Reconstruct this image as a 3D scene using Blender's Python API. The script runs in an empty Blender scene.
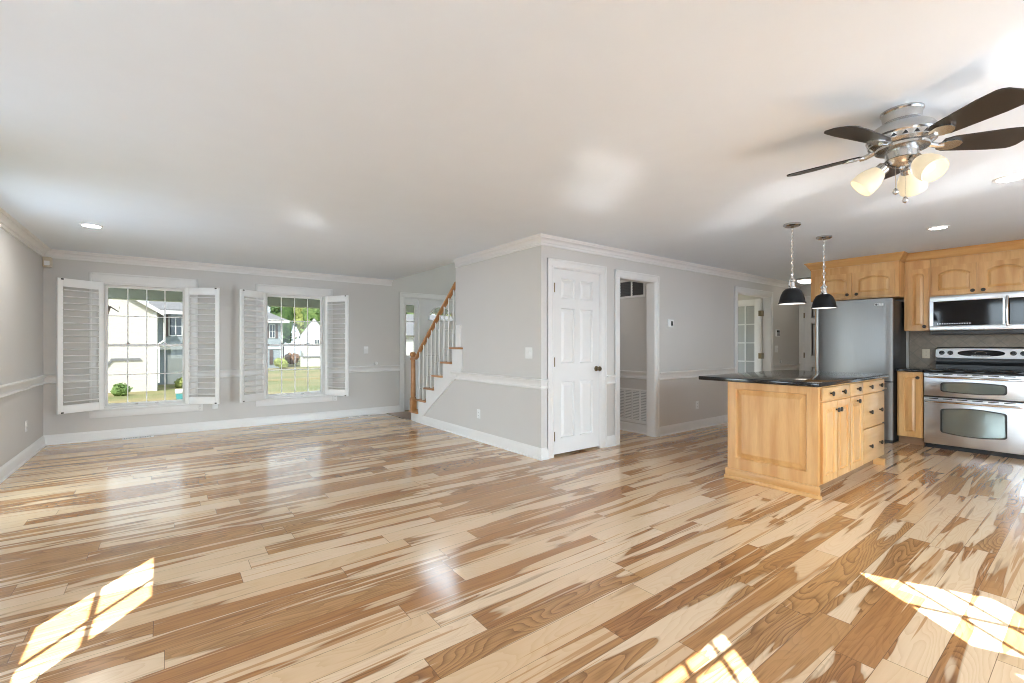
import bpy, bmesh, math, random
from mathutils import Vector, Matrix

random.seed(7)
R = math.radians
SC = bpy.context.scene
COL = SC.collection

# ------------------------------------------------------------------ camera, world, sun, exposure
cam_d = bpy.data.cameras.new('camera')
cam_d.sensor_width = 36.0
cam_d.lens = 36.0 * 455.0 / 1024.0
cam_d.shift_y = 3.5 / 1024.0
cam_d.clip_start = 0.03
cam_d.clip_end = 400
cam = bpy.data.objects.new('camera', cam_d)
COL.objects.link(cam)
cam.location = (0, 0, 1.25)
cam.rotation_euler = (R(90), 0, R(-37.2))
SC.camera = cam

world = bpy.data.worlds.new('sky')
SC.world = world
world.use_nodes = True
wn = world.node_tree
bg = wn.nodes['Background']
bg.inputs['Color'].default_value = (0.75, 0.89, 1.0, 1)
bg.inputs['Strength'].default_value = 1.45

SUN_DIR = Vector((0.6, 0.8, -1.09)).normalized()
sun_d = bpy.data.lights.new('sun', 'SUN')
sun_d.energy = 5.4
sun_d.angle = R(0.4)
sun_d.color = (1.0, 0.985, 0.965)
sun = bpy.data.objects.new('sun', sun_d)
COL.objects.link(sun)
sun.rotation_euler = SUN_DIR.to_track_quat('-Z', 'Y').to_euler()
sun.location = (-6, -8, 12)

vs = SC.view_settings
vs.view_transform = 'Standard'
vs.look = 'None'
vs.gamma = 1.0
vs.use_curve_mapping = False
vs.exposure = 3.06
SC.display_settings.display_device = 'sRGB'
cy = SC.cycles
cy.max_bounces = 14
cy.diffuse_bounces = 8
cy.glossy_bounces = 5
cy.transparent_max_bounces = 12
cy.caustics_reflective = True
cy.blur_glossy = 0.1
cy.sample_clamp_indirect = 0.0
cy.use_denoising = True
cy.use_guiding = True
cy.use_surface_guiding = True
cy.filter_width = 1.0
cy.use_adaptive_sampling = False
cy.denoising_prefilter = 'ACCURATE'


def portal(loc, sx, sy, direction):
    d = bpy.data.lights.new('daylight_portal', 'AREA')
    d.shape = 'RECTANGLE'
    d.size, d.size_y = sx, sy
    d.cycles.is_portal = True
    o = bpy.data.objects.new('daylight_portal', d)
    COL.objects.link(o)
    o.location = loc
    o.rotation_euler = Vector(direction).to_track_quat('-Z', 'Y').to_euler()


# portals only steer the sampling of the sky through the wall openings; they add no light
portal((0.4275, -0.64, 1.54), 0.655, 1.386, (0, 1, 0))
portal((1.89, -1.01, 1.36), 0.578, 1.72, (0.92, 0.39, 0))
portal((3.6, -1.66, 1.05), 2.0, 2.1, (0, 1, 0))
portal((5.62, -1.71, 1.72), 0.75, 1.03, (0, 1, 0))
portal((-1.33, 1.52, 1.41), 0.68, 1.82, (1, 0, 0))


# ------------------------------------------------------------------ node helpers
def new_mat(name):
    m = bpy.data.materials.new(name)
    m.use_nodes = True
    nt = m.node_tree
    return m, nt, nt.nodes['Principled BSDF']


def nd(nt, typ, ins=None, **props):
    n = nt.nodes.new(typ)
    for k, v in props.items():
        setattr(n, k, v)
    for k, v in (ins or {}).items():
        s = n.inputs[k]
        if hasattr(v, 'is_linked'):
            nt.links.new(v, s)
        else:
            s.default_value = v
    return n


def mt(nt, op, a, b=0.0, c=0.0, clamp=False):
    n = nd(nt, 'ShaderNodeMath', operation=op, use_clamp=clamp)
    for i, v in enumerate((a, b, c)):
        if hasattr(v, 'is_linked'):
            nt.links.new(v, n.inputs[i])
        else:
            n.inputs[i].default_value = v
    return n.outputs[0]


def mixc(nt, f, a, b):
    n = nd(nt, 'ShaderNodeMix', data_type='RGBA')
    for s, v in ((n.inputs[0], f), (n.inputs[6], a), (n.inputs[7], b)):
        if hasattr(v, 'is_linked'):
            nt.links.new(v, s)
        else:
            s.default_value = v if isinstance(v, float) else (*v[:3], 1)
    return n.outputs[2]


def sstep(nt, v, lo, hi):
    n = nd(nt, 'ShaderNodeMapRange', interpolation_type='SMOOTHSTEP')
    nt.links.new(v, n.inputs[0])
    n.inputs[1].default_value = lo
    n.inputs[2].default_value = hi
    return n.outputs[0]


def pos_xyz(nt, obj=False):
    src = nd(nt, 'ShaderNodeTexCoord').outputs['Object'] if obj else nd(nt, 'ShaderNodeNewGeometry').outputs['Position']
    s = nd(nt, 'ShaderNodeSeparateXYZ', {0: src})
    return s.outputs[0], s.outputs[1], s.outputs[2]


def vec(nt, x, y, z):
    n = nd(nt, 'ShaderNodeCombineXYZ')
    for i, v in enumerate((x, y, z)):
        if hasattr(v, 'is_linked'):
            nt.links.new(v, n.inputs[i])
        else:
            n.inputs[i].default_value = v
    return n.outputs[0]


def noise_t(nt, v, scale, detail=2.0, rough=0.5, dist=0.0):
    return nd(nt, 'ShaderNodeTexNoise', {'Vector': v, 'Scale': scale, 'Detail': detail, 'Roughness': rough, 'Distortion': dist}).outputs[0]


def link(nt, a, b):
    nt.links.new(a, b)


def simple(name, col, rough=0.5, metal=0.0, spec=0.5, var=0.0, scale=8.0, bump=0.0, coat=0.0, emit=None, es=0.0):
    """flat colour with a slight mottling and fine bump"""
    m, nt, b = new_mat(name)
    b.inputs['Roughness'].default_value = rough
    b.inputs['Metallic'].default_value = metal
    b.inputs['Specular IOR Level'].default_value = spec
    b.inputs['Coat Weight'].default_value = coat
    x, y, z = pos_xyz(nt)
    n = noise_t(nt, vec(nt, x, y, z), scale, 3.0)
    v = max(var, 0.015)
    c0 = tuple(max(0.0, c * (1 - v)) for c in col)
    c1 = tuple(min(1.0, c * (1 + v)) for c in col)
    link(nt, mixc(nt, n, c0, c1), b.inputs['Base Color'])
    if bump:
        bn = nd(nt, 'ShaderNodeBump', {'Strength': bump, 'Distance': 0.004, 'Height': noise_t(nt, vec(nt, x, y, z), scale * 8, 4.0)})
        link(nt, bn.outputs[0], b.inputs['Normal'])
    if emit:
        b.inputs['Emission Color'].default_value = (*emit, 1)
        b.inputs['Emission Strength'].default_value = es
    return m


def floor_material():
    m, nt, b = new_mat('hickory_planks')
    x, y, z = pos_xyz(nt)
    W = 0.138
    yr = mt(nt, 'DIVIDE', y, W)
    row = mt(nt, 'FLOOR', yr)
    yl = mt(nt, 'FRACT', yr)
    w1 = nd(nt, 'ShaderNodeTexWhiteNoise', {'W': row}, noise_dimensions='1D')
    ws = nd(nt, 'ShaderNodeSeparateColor', {0: w1.outputs['Color']})
    L = mt(nt, 'MULTIPLY_ADD', ws.outputs[0], 1.1, 0.8)
    xo = mt(nt, 'DIVIDE', mt(nt, 'MULTIPLY_ADD', ws.outputs[1], 9.7, x), L)
    col = mt(nt, 'FLOOR', xo)
    xl = mt(nt, 'FRACT', xo)
    wid = nd(nt, 'ShaderNodeTexWhiteNoise', {'Vector': vec(nt, row, col, 0.0)}, noise_dimensions='2D')
    rs = nd(nt, 'ShaderNodeSeparateColor', {0: wid.outputs['Color']})
    ra, rb, rc = rs.outputs[0], rs.outputs[1], rs.outputs[2]
    off = mt(nt, 'MULTIPLY', ra, 71.0)
    # heartwood / sapwood border inside each plank
    n1 = noise_t(nt, vec(nt, mt(nt, 'MULTIPLY', x, 0.85), mt(nt, 'MULTIPLY', y, 9.5), off), 1.0, 2.2, 0.42, 0.55)
    hv = mt(nt, 'MULTIPLY_ADD', mt(nt, 'SUBTRACT', rb, 0.52), 0.26, n1)
    heart = sstep(nt, hv, 0.488, 0.505)
    # growth rings: contour lines of a stretched noise make the cathedral ovals
    n2 = noise_t(nt, vec(nt, mt(nt, 'MULTIPLY', x, 1.25), mt(nt, 'MULTIPLY', y, 7.0), mt(nt, 'ADD', off, 13.0)), 1.0, 1.5, 0.4, 0.15)
    wob = noise_t(nt, vec(nt, mt(nt, 'MULTIPLY', x, 14.0), mt(nt, 'MULTIPLY', y, 60.0), off), 1.0, 2.0)
    ring = mt(nt, 'FRACT', mt(nt, 'ADD', mt(nt, 'MULTIPLY', n2, 22.0), mt(nt, 'MULTIPLY', wob, 0.35)))
    line = mt(nt, 'POWER', ring, 2.6)
    figure = sstep(nt, rc, 0.35, 0.75)
    fine = noise_t(nt, vec(nt, mt(nt, 'MULTIPLY', x, 5.0), mt(nt, 'MULTIPLY', y, 150.0), off), 1.0, 3.0)
    cream = mixc(nt, rc, CREAM_A, CREAM_B)
    brown = mixc(nt, ra, BROWN_A, BROWN_B)
    dark = BROWN_D
    hc = mixc(nt, mt(nt, 'MULTIPLY', line, mt(nt, 'MULTIPLY_ADD', figure, 0.62, 0.18)), brown, dark)
    sc_ = mixc(nt, mt(nt, 'MULTIPLY', line, 0.22), cream, brown)
    c = mixc(nt, heart, sc_, hc)
    edge = mt(nt, 'MULTIPLY', mt(nt, 'SUBTRACT', sstep(nt, hv, 0.465, 0.49), sstep(nt, hv, 0.5, 0.56)), 0.25)
    c = mixc(nt, edge, c, dark)
    sap = noise_t(nt, vec(nt, mt(nt, 'MULTIPLY', x, 0.7), mt(nt, 'MULTIPLY', y, 34.0), mt(nt, 'ADD', off, 47.0)), 1.0, 2.0, 0.5, 0.3)
    c = mixc(nt, mt(nt, 'MULTIPLY', sstep(nt, sap, 0.64, 0.67), 0.75), c, brown)
    c = mixc(nt, mt(nt, 'MULTIPLY', sstep(nt, sap, 0.36, 0.33), 0.8), c, cream)
    pore = noise_t(nt, vec(nt, mt(nt, 'MULTIPLY', x, 3.0), mt(nt, 'MULTIPLY', y, 110.0), off), 1.0, 3.0, 0.6)
    c = mixc(nt, mt(nt, 'MULTIPLY', mt(nt, 'MULTIPLY', sstep(nt, pore, 0.45, 0.7), heart), 0.45), c, dark)
    c = mixc(nt, mt(nt, 'MULTIPLY', fine, 0.15), c, brown)
    # occasional mineral streak and knots
    st = noise_t(nt, vec(nt, mt(nt, 'MULTIPLY', x, 0.9), mt(nt, 'MULTIPLY', y, 26.0), mt(nt, 'ADD', off, 31.0)), 1.0, 3.0)
    c = mixc(nt, mt(nt, 'MULTIPLY', sstep(nt, st, 0.66, 0.74), 0.5), c, dark)
    # joints
    gy = mt(nt, 'MINIMUM', yl, mt(nt, 'SUBTRACT', 1.0, yl))
    gx = mt(nt, 'MULTIPLY', mt(nt, 'MINIMUM', xl, mt(nt, 'SUBTRACT', 1.0, xl)), L)
    jy = mt(nt, 'LESS_THAN', mt(nt, 'MULTIPLY', gy, W), 0.0011)
    jx = mt(nt, 'LESS_THAN', gx, 0.0014)
    j = mt(nt, 'MAXIMUM', jy, jx)
    c = mixc(nt, mt(nt, 'MULTIPLY', j, 0.75), c, (0.12, 0.07, 0.04))
    link(nt, c, b.inputs['Base Color'])
    b.inputs['Roughness'].default_value = 0.2
    b.inputs['Specular IOR Level'].default_value = 0.2
    b.inputs['Coat Weight'].default_value = 0.65
    b.inputs['Coat Roughness'].default_value = 0.13
    b.inputs['Coat IOR'].default_value = 1.5
    rn = mt(nt, 'MULTIPLY_ADD', fine, 0.06, 0.17)
    link(nt, rn, b.inputs['Roughness'])
    bn = nd(nt, 'ShaderNodeBump', {'Strength': 0.12, 'Distance': 0.001, 'Height': mt(nt, 'SUBTRACT', mt(nt, 'MULTIPLY', fine, 0.2), j)})
    link(nt, bn.outputs[0], b.inputs['Normal'])
    return m


CREAM_A, CREAM_B = (0.77, 0.545, 0.335), (0.86, 0.665, 0.46)
BROWN_A, BROWN_B = (0.45, 0.205, 0.075), (0.56, 0.30, 0.125)
BROWN_D = (0.15, 0.068, 0.028)


def wood_material(name, ca, cb, axis='z', rough=0.35, coat=0.2, grain=14.0):
    """straight grained furniture wood; axis = grain direction"""
    m, nt, b = new_mat(name)
    x, y, z = pos_xyz(nt)
    k = {'x': (0.9, 9, 9), 'y': (9, 0.9, 9), 'z': (9, 9, 0.9)}[axis]
    info = nd(nt, 'ShaderNodeObjectInfo')
    v = vec(nt, mt(nt, 'MULTIPLY', x, k[0]), mt(nt, 'MULTIPLY', y, k[1]), mt(nt, 'ADD', mt(nt, 'MULTIPLY', z, k[2]), mt(nt, 'MULTIPLY', info.outputs['Random'], 30.0)))
    n = noise_t(nt, v, 1.2, 3.0, 0.5, 0.4)
    f = noise_t(nt, v, grain, 3.0)
    c = mixc(nt, sstep(nt, n, 0.3, 0.7), ca, cb)
    dk = tuple(q * 0.72 for q in ca)
    c = mixc(nt, mt(nt, 'MULTIPLY', f, 0.4), c, dk)
    link(nt, c, b.inputs['Base Color'])
    b.inputs['Roughness'].default_value = rough
    b.inputs['Coat Weight'].default_value = coat
    b.inputs['Coat Roughness'].default_value = 0.2
    return m


def granite_material():
    m, nt, b = new_mat('black_granite')
    x, y, z = pos_xyz(nt)
    n = noise_t(nt, vec(nt, x, y, z), 260.0, 2.0)
    n2 = noise_t(nt, vec(nt, x, y, z), 70.0, 3.0)
    c = mixc(nt, sstep(nt, n, 0.6, 0.75), (0.008, 0.008, 0.009), (0.07, 0.065, 0.06))
    c = mixc(nt, sstep(nt, n2, 0.6, 0.8), c, (0.03, 0.027, 0.025))
    link(nt, c, b.inputs['Base Color'])
    b.inputs['Roughness'].default_value = 0.09
    b.inputs['Specular IOR Level'].default_value = 0.6
    return m


def steel_material(name, col=(0.60, 0.60, 0.60), rough=0.3, axis='y'):
    m, nt, b = new_mat(name)
    x, y, z = pos_xyz(nt)
    k = {'y': (300, 3, 300), 'z': (300, 300, 3)}[axis]
    v = vec(nt, mt(nt, 'MULTIPLY', x, k[0]), mt(nt, 'MULTIPLY', y, k[1]), mt(nt, 'MULTIPLY', z, k[2]))
    n = noise_t(nt, v, 1.0, 2.0)
    link(nt, mt(nt, 'MULTIPLY_ADD', n, 0.08, rough - 0.04), b.inputs['Roughness'])
    link(nt, mixc(nt, n, tuple(c * 0.93 for c in col), tuple(min(1, c * 1.05) for c in col)), b.inputs['Base Color'])
    b.inputs['Metallic'].default_value = 1.0
    return m


def glass_pane(name, tint, gloss=0.6, rough=0.0):
    m = bpy.data.materials.new(name)
    m.use_nodes = True
    nt = m.node_tree
    for n in list(nt.nodes):
        if n.type != 'OUTPUT_MATERIAL':
            nt.nodes.remove(n)
    out = [n for n in nt.nodes if n.type == 'OUTPUT_MATERIAL'][0]
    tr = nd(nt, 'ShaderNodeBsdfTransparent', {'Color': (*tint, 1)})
    gl = nd(nt, 'ShaderNodeBsdfGlossy', {'Roughness': rough})
    fr = nd(nt, 'ShaderNodeFresnel', {'IOR': 1.45})
    mx = nd(nt, 'ShaderNodeMixShader', {0: mt(nt, 'MULTIPLY', fr.outputs[0], gloss), 1: tr.outputs[0], 2: gl.outputs[0]})
    link(nt, mx.outputs[0], out.inputs[0])
    return m


def tile_material():
    m, nt, b = new_mat('stone_tile')
    x, y, z = pos_xyz(nt)
    s = 0.115
    u = mt(nt, 'DIVIDE', mt(nt, 'ADD', y, z), s * 1.414)
    v = mt(nt, 'DIVIDE', mt(nt, 'SUBTRACT', y, z), s * 1.414)
    fu, fv = mt(nt, 'FRACT', u), mt(nt, 'FRACT', v)
    e = mt(nt, 'MINIMUM', mt(nt, 'MINIMUM', fu, mt(nt, 'SUBTRACT', 1.0, fu)), mt(nt, 'MINIMUM', fv, mt(nt, 'SUBTRACT', 1.0, fv)))
    g = sstep(nt, e, 0.02, 0.05)
    wv = nd(nt, 'ShaderNodeTexWhiteNoise', {'Vector': vec(nt, mt(nt, 'FLOOR', u), mt(nt, 'FLOOR', v), 0.0)}, noise_dimensions='2D').outputs[0]
    n = noise_t(nt, vec(nt, x, y, z), 22.0, 4.0)
    c = mixc(nt, n, (0.15, 0.12, 0.09), (0.33, 0.275, 0.21))
    c = mixc(nt, mt(nt, 'MULTIPLY', wv, 0.35), c, (0.21, 0.17, 0.125))
    c = mixc(nt, g, (0.19, 0.16, 0.125), c)
    link(nt, c, b.inputs['Base Color'])
    b.inputs['Roughness'].default_value = 0.45
    link(nt, nd(nt, 'ShaderNodeBump', {'Strength': 0.4, 'Distance': 0.003, 'Height': g}).outputs[0], b.inputs['Normal'])
    return m


def siding_material(name, col, pitch=0.2):
    m, nt, b = new_mat(name)
    x, y, z = pos_xyz(nt)
    f = mt(nt, 'FRACT', mt(nt, 'DIVIDE', z, pitch))
    g = sstep(nt, f, 0.0, 0.12)
    n = noise_t(nt, vec(nt, x, y, z), 1.2, 3.0)
    c = mixc(nt, n, tuple(q * 0.94 for q in col), col)
    c = mixc(nt, mt(nt, 'MULTIPLY_ADD', g, 0.3, 0.7), tuple(q * 0.55 for q in col), c)
    link(nt, c, b.inputs['Base Color'])
    b.inputs['Roughness'].default_value = 0.7
    link(nt, nd(nt, 'ShaderNodeBump', {'Strength': 0.6, 'Distance': 0.02, 'Height': f}).outputs[0], b.inputs['Normal'])
    return m


def lawn_material():
    m, nt, b = new_mat('lawn_turf')
    x, y, z = pos_xyz(nt)
    n = noise_t(nt, vec(nt, mt(nt, 'MULTIPLY', x, 0.35), y, z), 0.45, 5.0, 0.6)
    f = noise_t(nt, vec(nt, x, y, z), 9.0, 4.0, 0.7)
    c = mixc(nt, sstep(nt, n, 0.38, 0.62), (0.15, 0.175, 0.06), (0.33, 0.25, 0.13))
    c = mixc(nt, mt(nt, 'MULTIPLY', f, 0.5), c, (0.24, 0.25, 0.10))
    link(nt, c, b.inputs['Base Color'])
    b.inputs['Roughness'].default_value = 0.95
    return m


def leaf_material(name, ca, cb):
    m, nt, b = new_mat(name)
    x, y, z = pos_xyz(nt)
    n = noise_t(nt, vec(nt, x, y, z), 2.3, 4.0, 0.7)
    link(nt, mixc(nt, sstep(nt, n, 0.3, 0.7), ca, cb), b.inputs['Base Color'])
    b.inputs['Roughness'].default_value = 0.7
    return m


M = {}
M['wall'] = simple('grey_wall_paint', (0.615, 0.595, 0.57), 0.6, var=0.015, scale=3, bump=0.05, spec=0.35)
M['ceil'] = simple('white_ceiling_paint', (0.725, 0.78, 0.835), 0.8, var=0.02, scale=5, bump=0.12, spec=0.2)
M['trim'] = simple('white_gloss_trim', (0.76, 0.75, 0.735), 0.35)
M['door'] = simple('white_door_paint', (0.74, 0.735, 0.725), 0.4)
M['shutter'] = simple('white_shutter_paint', (0.87, 0.87, 0.86), 0.4)
M['floor'] = floor_material()
M['foyer'] = wood_material('brown_foyer_boards', (0.20, 0.11, 0.06), (0.30, 0.17, 0.09), 'y', 0.3)
M['maple'] = wood_material('honey_maple', (0.59, 0.295, 0.092), (0.76, 0.455, 0.19), 'z', 0.33)
M['maple_h'] = wood_material('honey_maple_rails', (0.59, 0.295, 0.092), (0.76, 0.455, 0.19), 'y', 0.33)
M['maple_x'] = wood_material('honey_maple_drawers', (0.54, 0.30, 0.118), (0.67, 0.42, 0.20), 'x', 0.33)
M['oak'] = wood_material('golden_oak', (0.42, 0.19, 0.065), (0.52, 0.26, 0.10), 'y', 0.3, 0.3)
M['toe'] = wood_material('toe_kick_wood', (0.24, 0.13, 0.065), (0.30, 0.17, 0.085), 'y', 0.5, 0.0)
M['granite'] = granite_material()
M['steel'] = steel_material('brushed_steel', (0.74, 0.78, 0.82), 0.3, 'y')
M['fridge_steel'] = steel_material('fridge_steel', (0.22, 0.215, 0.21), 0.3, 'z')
M['nickel'] = simple('brushed_nickel', (0.54, 0.53, 0.52), 0.25, 1.0)
M['chrome'] = simple('polished_chrome', (0.78, 0.77, 0.75), 0.12, 1.0)
M['satin'] = simple('satin_steel', (0.66, 0.66, 0.66), 0.42, 1.0)
M['pewter'] = simple('dark_pewter', (0.05, 0.043, 0.038), 0.35, 0.7)
M['bronze'] = simple('aged_brass', (0.22, 0.175, 0.11), 0.3, 1.0)
M['black'] = simple('black_enamel', (0.012, 0.012, 0.013), 0.3)
M['shade'] = simple('black_shade_enamel', (0.008, 0.008, 0.009), 0.45, spec=0.3)
M['matteblack'] = simple('black_plastic', (0.016, 0.016, 0.017), 0.5)
M['charcoal'] = simple('charcoal_side_panel', (0.035, 0.034, 0.034), 0.4)
M['blackglass'] = simple('black_glass', (0.006, 0.006, 0.007), 0.05, spec=0.35)
M['ovenglass'] = simple('oven_window_glass', (0.20, 0.23, 0.21), 0.08, 0.55, spec=0.7)
M['blade'] = wood_material('espresso_fan_blade', (0.020, 0.016, 0.014), (0.032, 0.026, 0.022), 'x', 0.42, 0.0)
M['lampglass'] = simple('frosted_lamp_glass', (0.66, 0.58, 0.44), 0.35, emit=(1.0, 0.84, 0.56), es=0.045)
M['bulb'] = simple('lit_bulb', (1, 1, 1), 0.5, emit=(1.0, 0.9, 0.72), es=0.3)
M['canlight'] = simple('lit_downlight', (1, 1, 1), 0.5, emit=(1.0, 0.97, 0.92), es=26.0)
M['canlight_dim'] = simple('dimmed_downlight', (1, 1, 1), 0.5, emit=(1.0, 0.97, 0.92), es=2.0)
M['pendlight'] = simple('lit_pendant_lens', (1, 1, 1), 0.5, emit=(1.0, 0.95, 0.86), es=0.15)
M['corridor_fill_bowl'] = simple('corridor_fill_glass', (0.85, 0.83, 0.78), 0.4, emit=(1.0, 0.96, 0.9), es=2.2)  # glow of the added corridor fill light
M['bowl'] = simple('lit_glass_bowl', (0.85, 0.83, 0.78), 0.4, emit=(1.0, 0.93, 0.8), es=0.9)
M['plastic'] = simple('white_plastic', (0.80, 0.80, 0.79), 0.35)
M['almond'] = simple('almond_plastic', (0.58, 0.50, 0.38), 0.4)
M['darkslot'] = simple('dark_slot', (0.02, 0.02, 0.02), 0.6)
M['duct'] = simple('dark_duct', (0.07, 0.07, 0.072), 0.8)
M['tile'] = tile_material()
M['pane_front'] = glass_pane('dimming_window_glass', (0.118, 0.118, 0.114), 0.5)  # dark tint holds down the outdoor brightness, in place of lower exposure
M['pane_clear'] = glass_pane('clear_window_glass', (0.97, 0.98, 0.98), 0.4)
M['pane_door'] = glass_pane('french_door_glass', (0.75, 0.78, 0.80), 0.9, 0.02)
M['siding_w'] = siding_material('cream_siding', (0.72, 0.69, 0.63))
M['siding_b'] = siding_material('blue_grey_siding', (0.34, 0.39, 0.43))
M['siding_p'] = siding_material('white_siding', (0.76, 0.75, 0.73))
M['ext_white'] = simple('exterior_white', (0.75, 0.75, 0.74), 0.6)
M['shingle'] = simple('grey_shingles', (0.22, 0.22, 0.23), 0.9, var=0.25, scale=6)
M['ext_shutter'] = simple('brown_shutter_paint', (0.10, 0.06, 0.05), 0.6)
M['ext_glass'] = simple('far_window_glass', (0.03, 0.045, 0.06), 0.1)
M['soffit'] = simple('sage_porch_paint', (0.60, 0.63, 0.55), 0.7, var=0.05)
M['lawn'] = lawn_material()
M['road'] = simple('asphalt', (0.30, 0.29, 0.285), 0.9, var=0.1, scale=4)
M['bark'] = simple('dark_bark', (0.05, 0.035, 0.028), 0.9, var=0.3)
M['leaf1'] = leaf_material('mid_green_leaves', (0.06, 0.13, 0.025), (0.24, 0.34, 0.10))
M['leaf2'] = leaf_material('dark_green_leaves', (0.035, 0.085, 0.02), (0.13, 0.22, 0.06))
M['leaf3'] = leaf_material('yellow_green_leaves', (0.16, 0.20, 0.04), (0.42, 0.46, 0.15))
M['leaf4'] = leaf_material('russet_leaves', (0.20, 0.10, 0.05), (0.34, 0.20, 0.12))
M['teal'] = simple('teal_plastic', (0.10, 0.38, 0.40), 0.5)
M['yard'] = simple('bounce_ground', (0.24, 0.265, 0.30), 0.95, var=0.2, scale=2)  # unseen ground; cool tint chosen to bounce light up to the ceiling
M['concrete'] = simple('pale_concrete', (0.5, 0.49, 0.46), 0.9, var=0.08, scale=3)


# ------------------------------------------------------------------ mesh helpers
def W(o):
    m = Matrix.LocRotScale(o.location, o.rotation_euler, o.scale)
    return W(o.parent) @ m if o.parent else m


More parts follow.
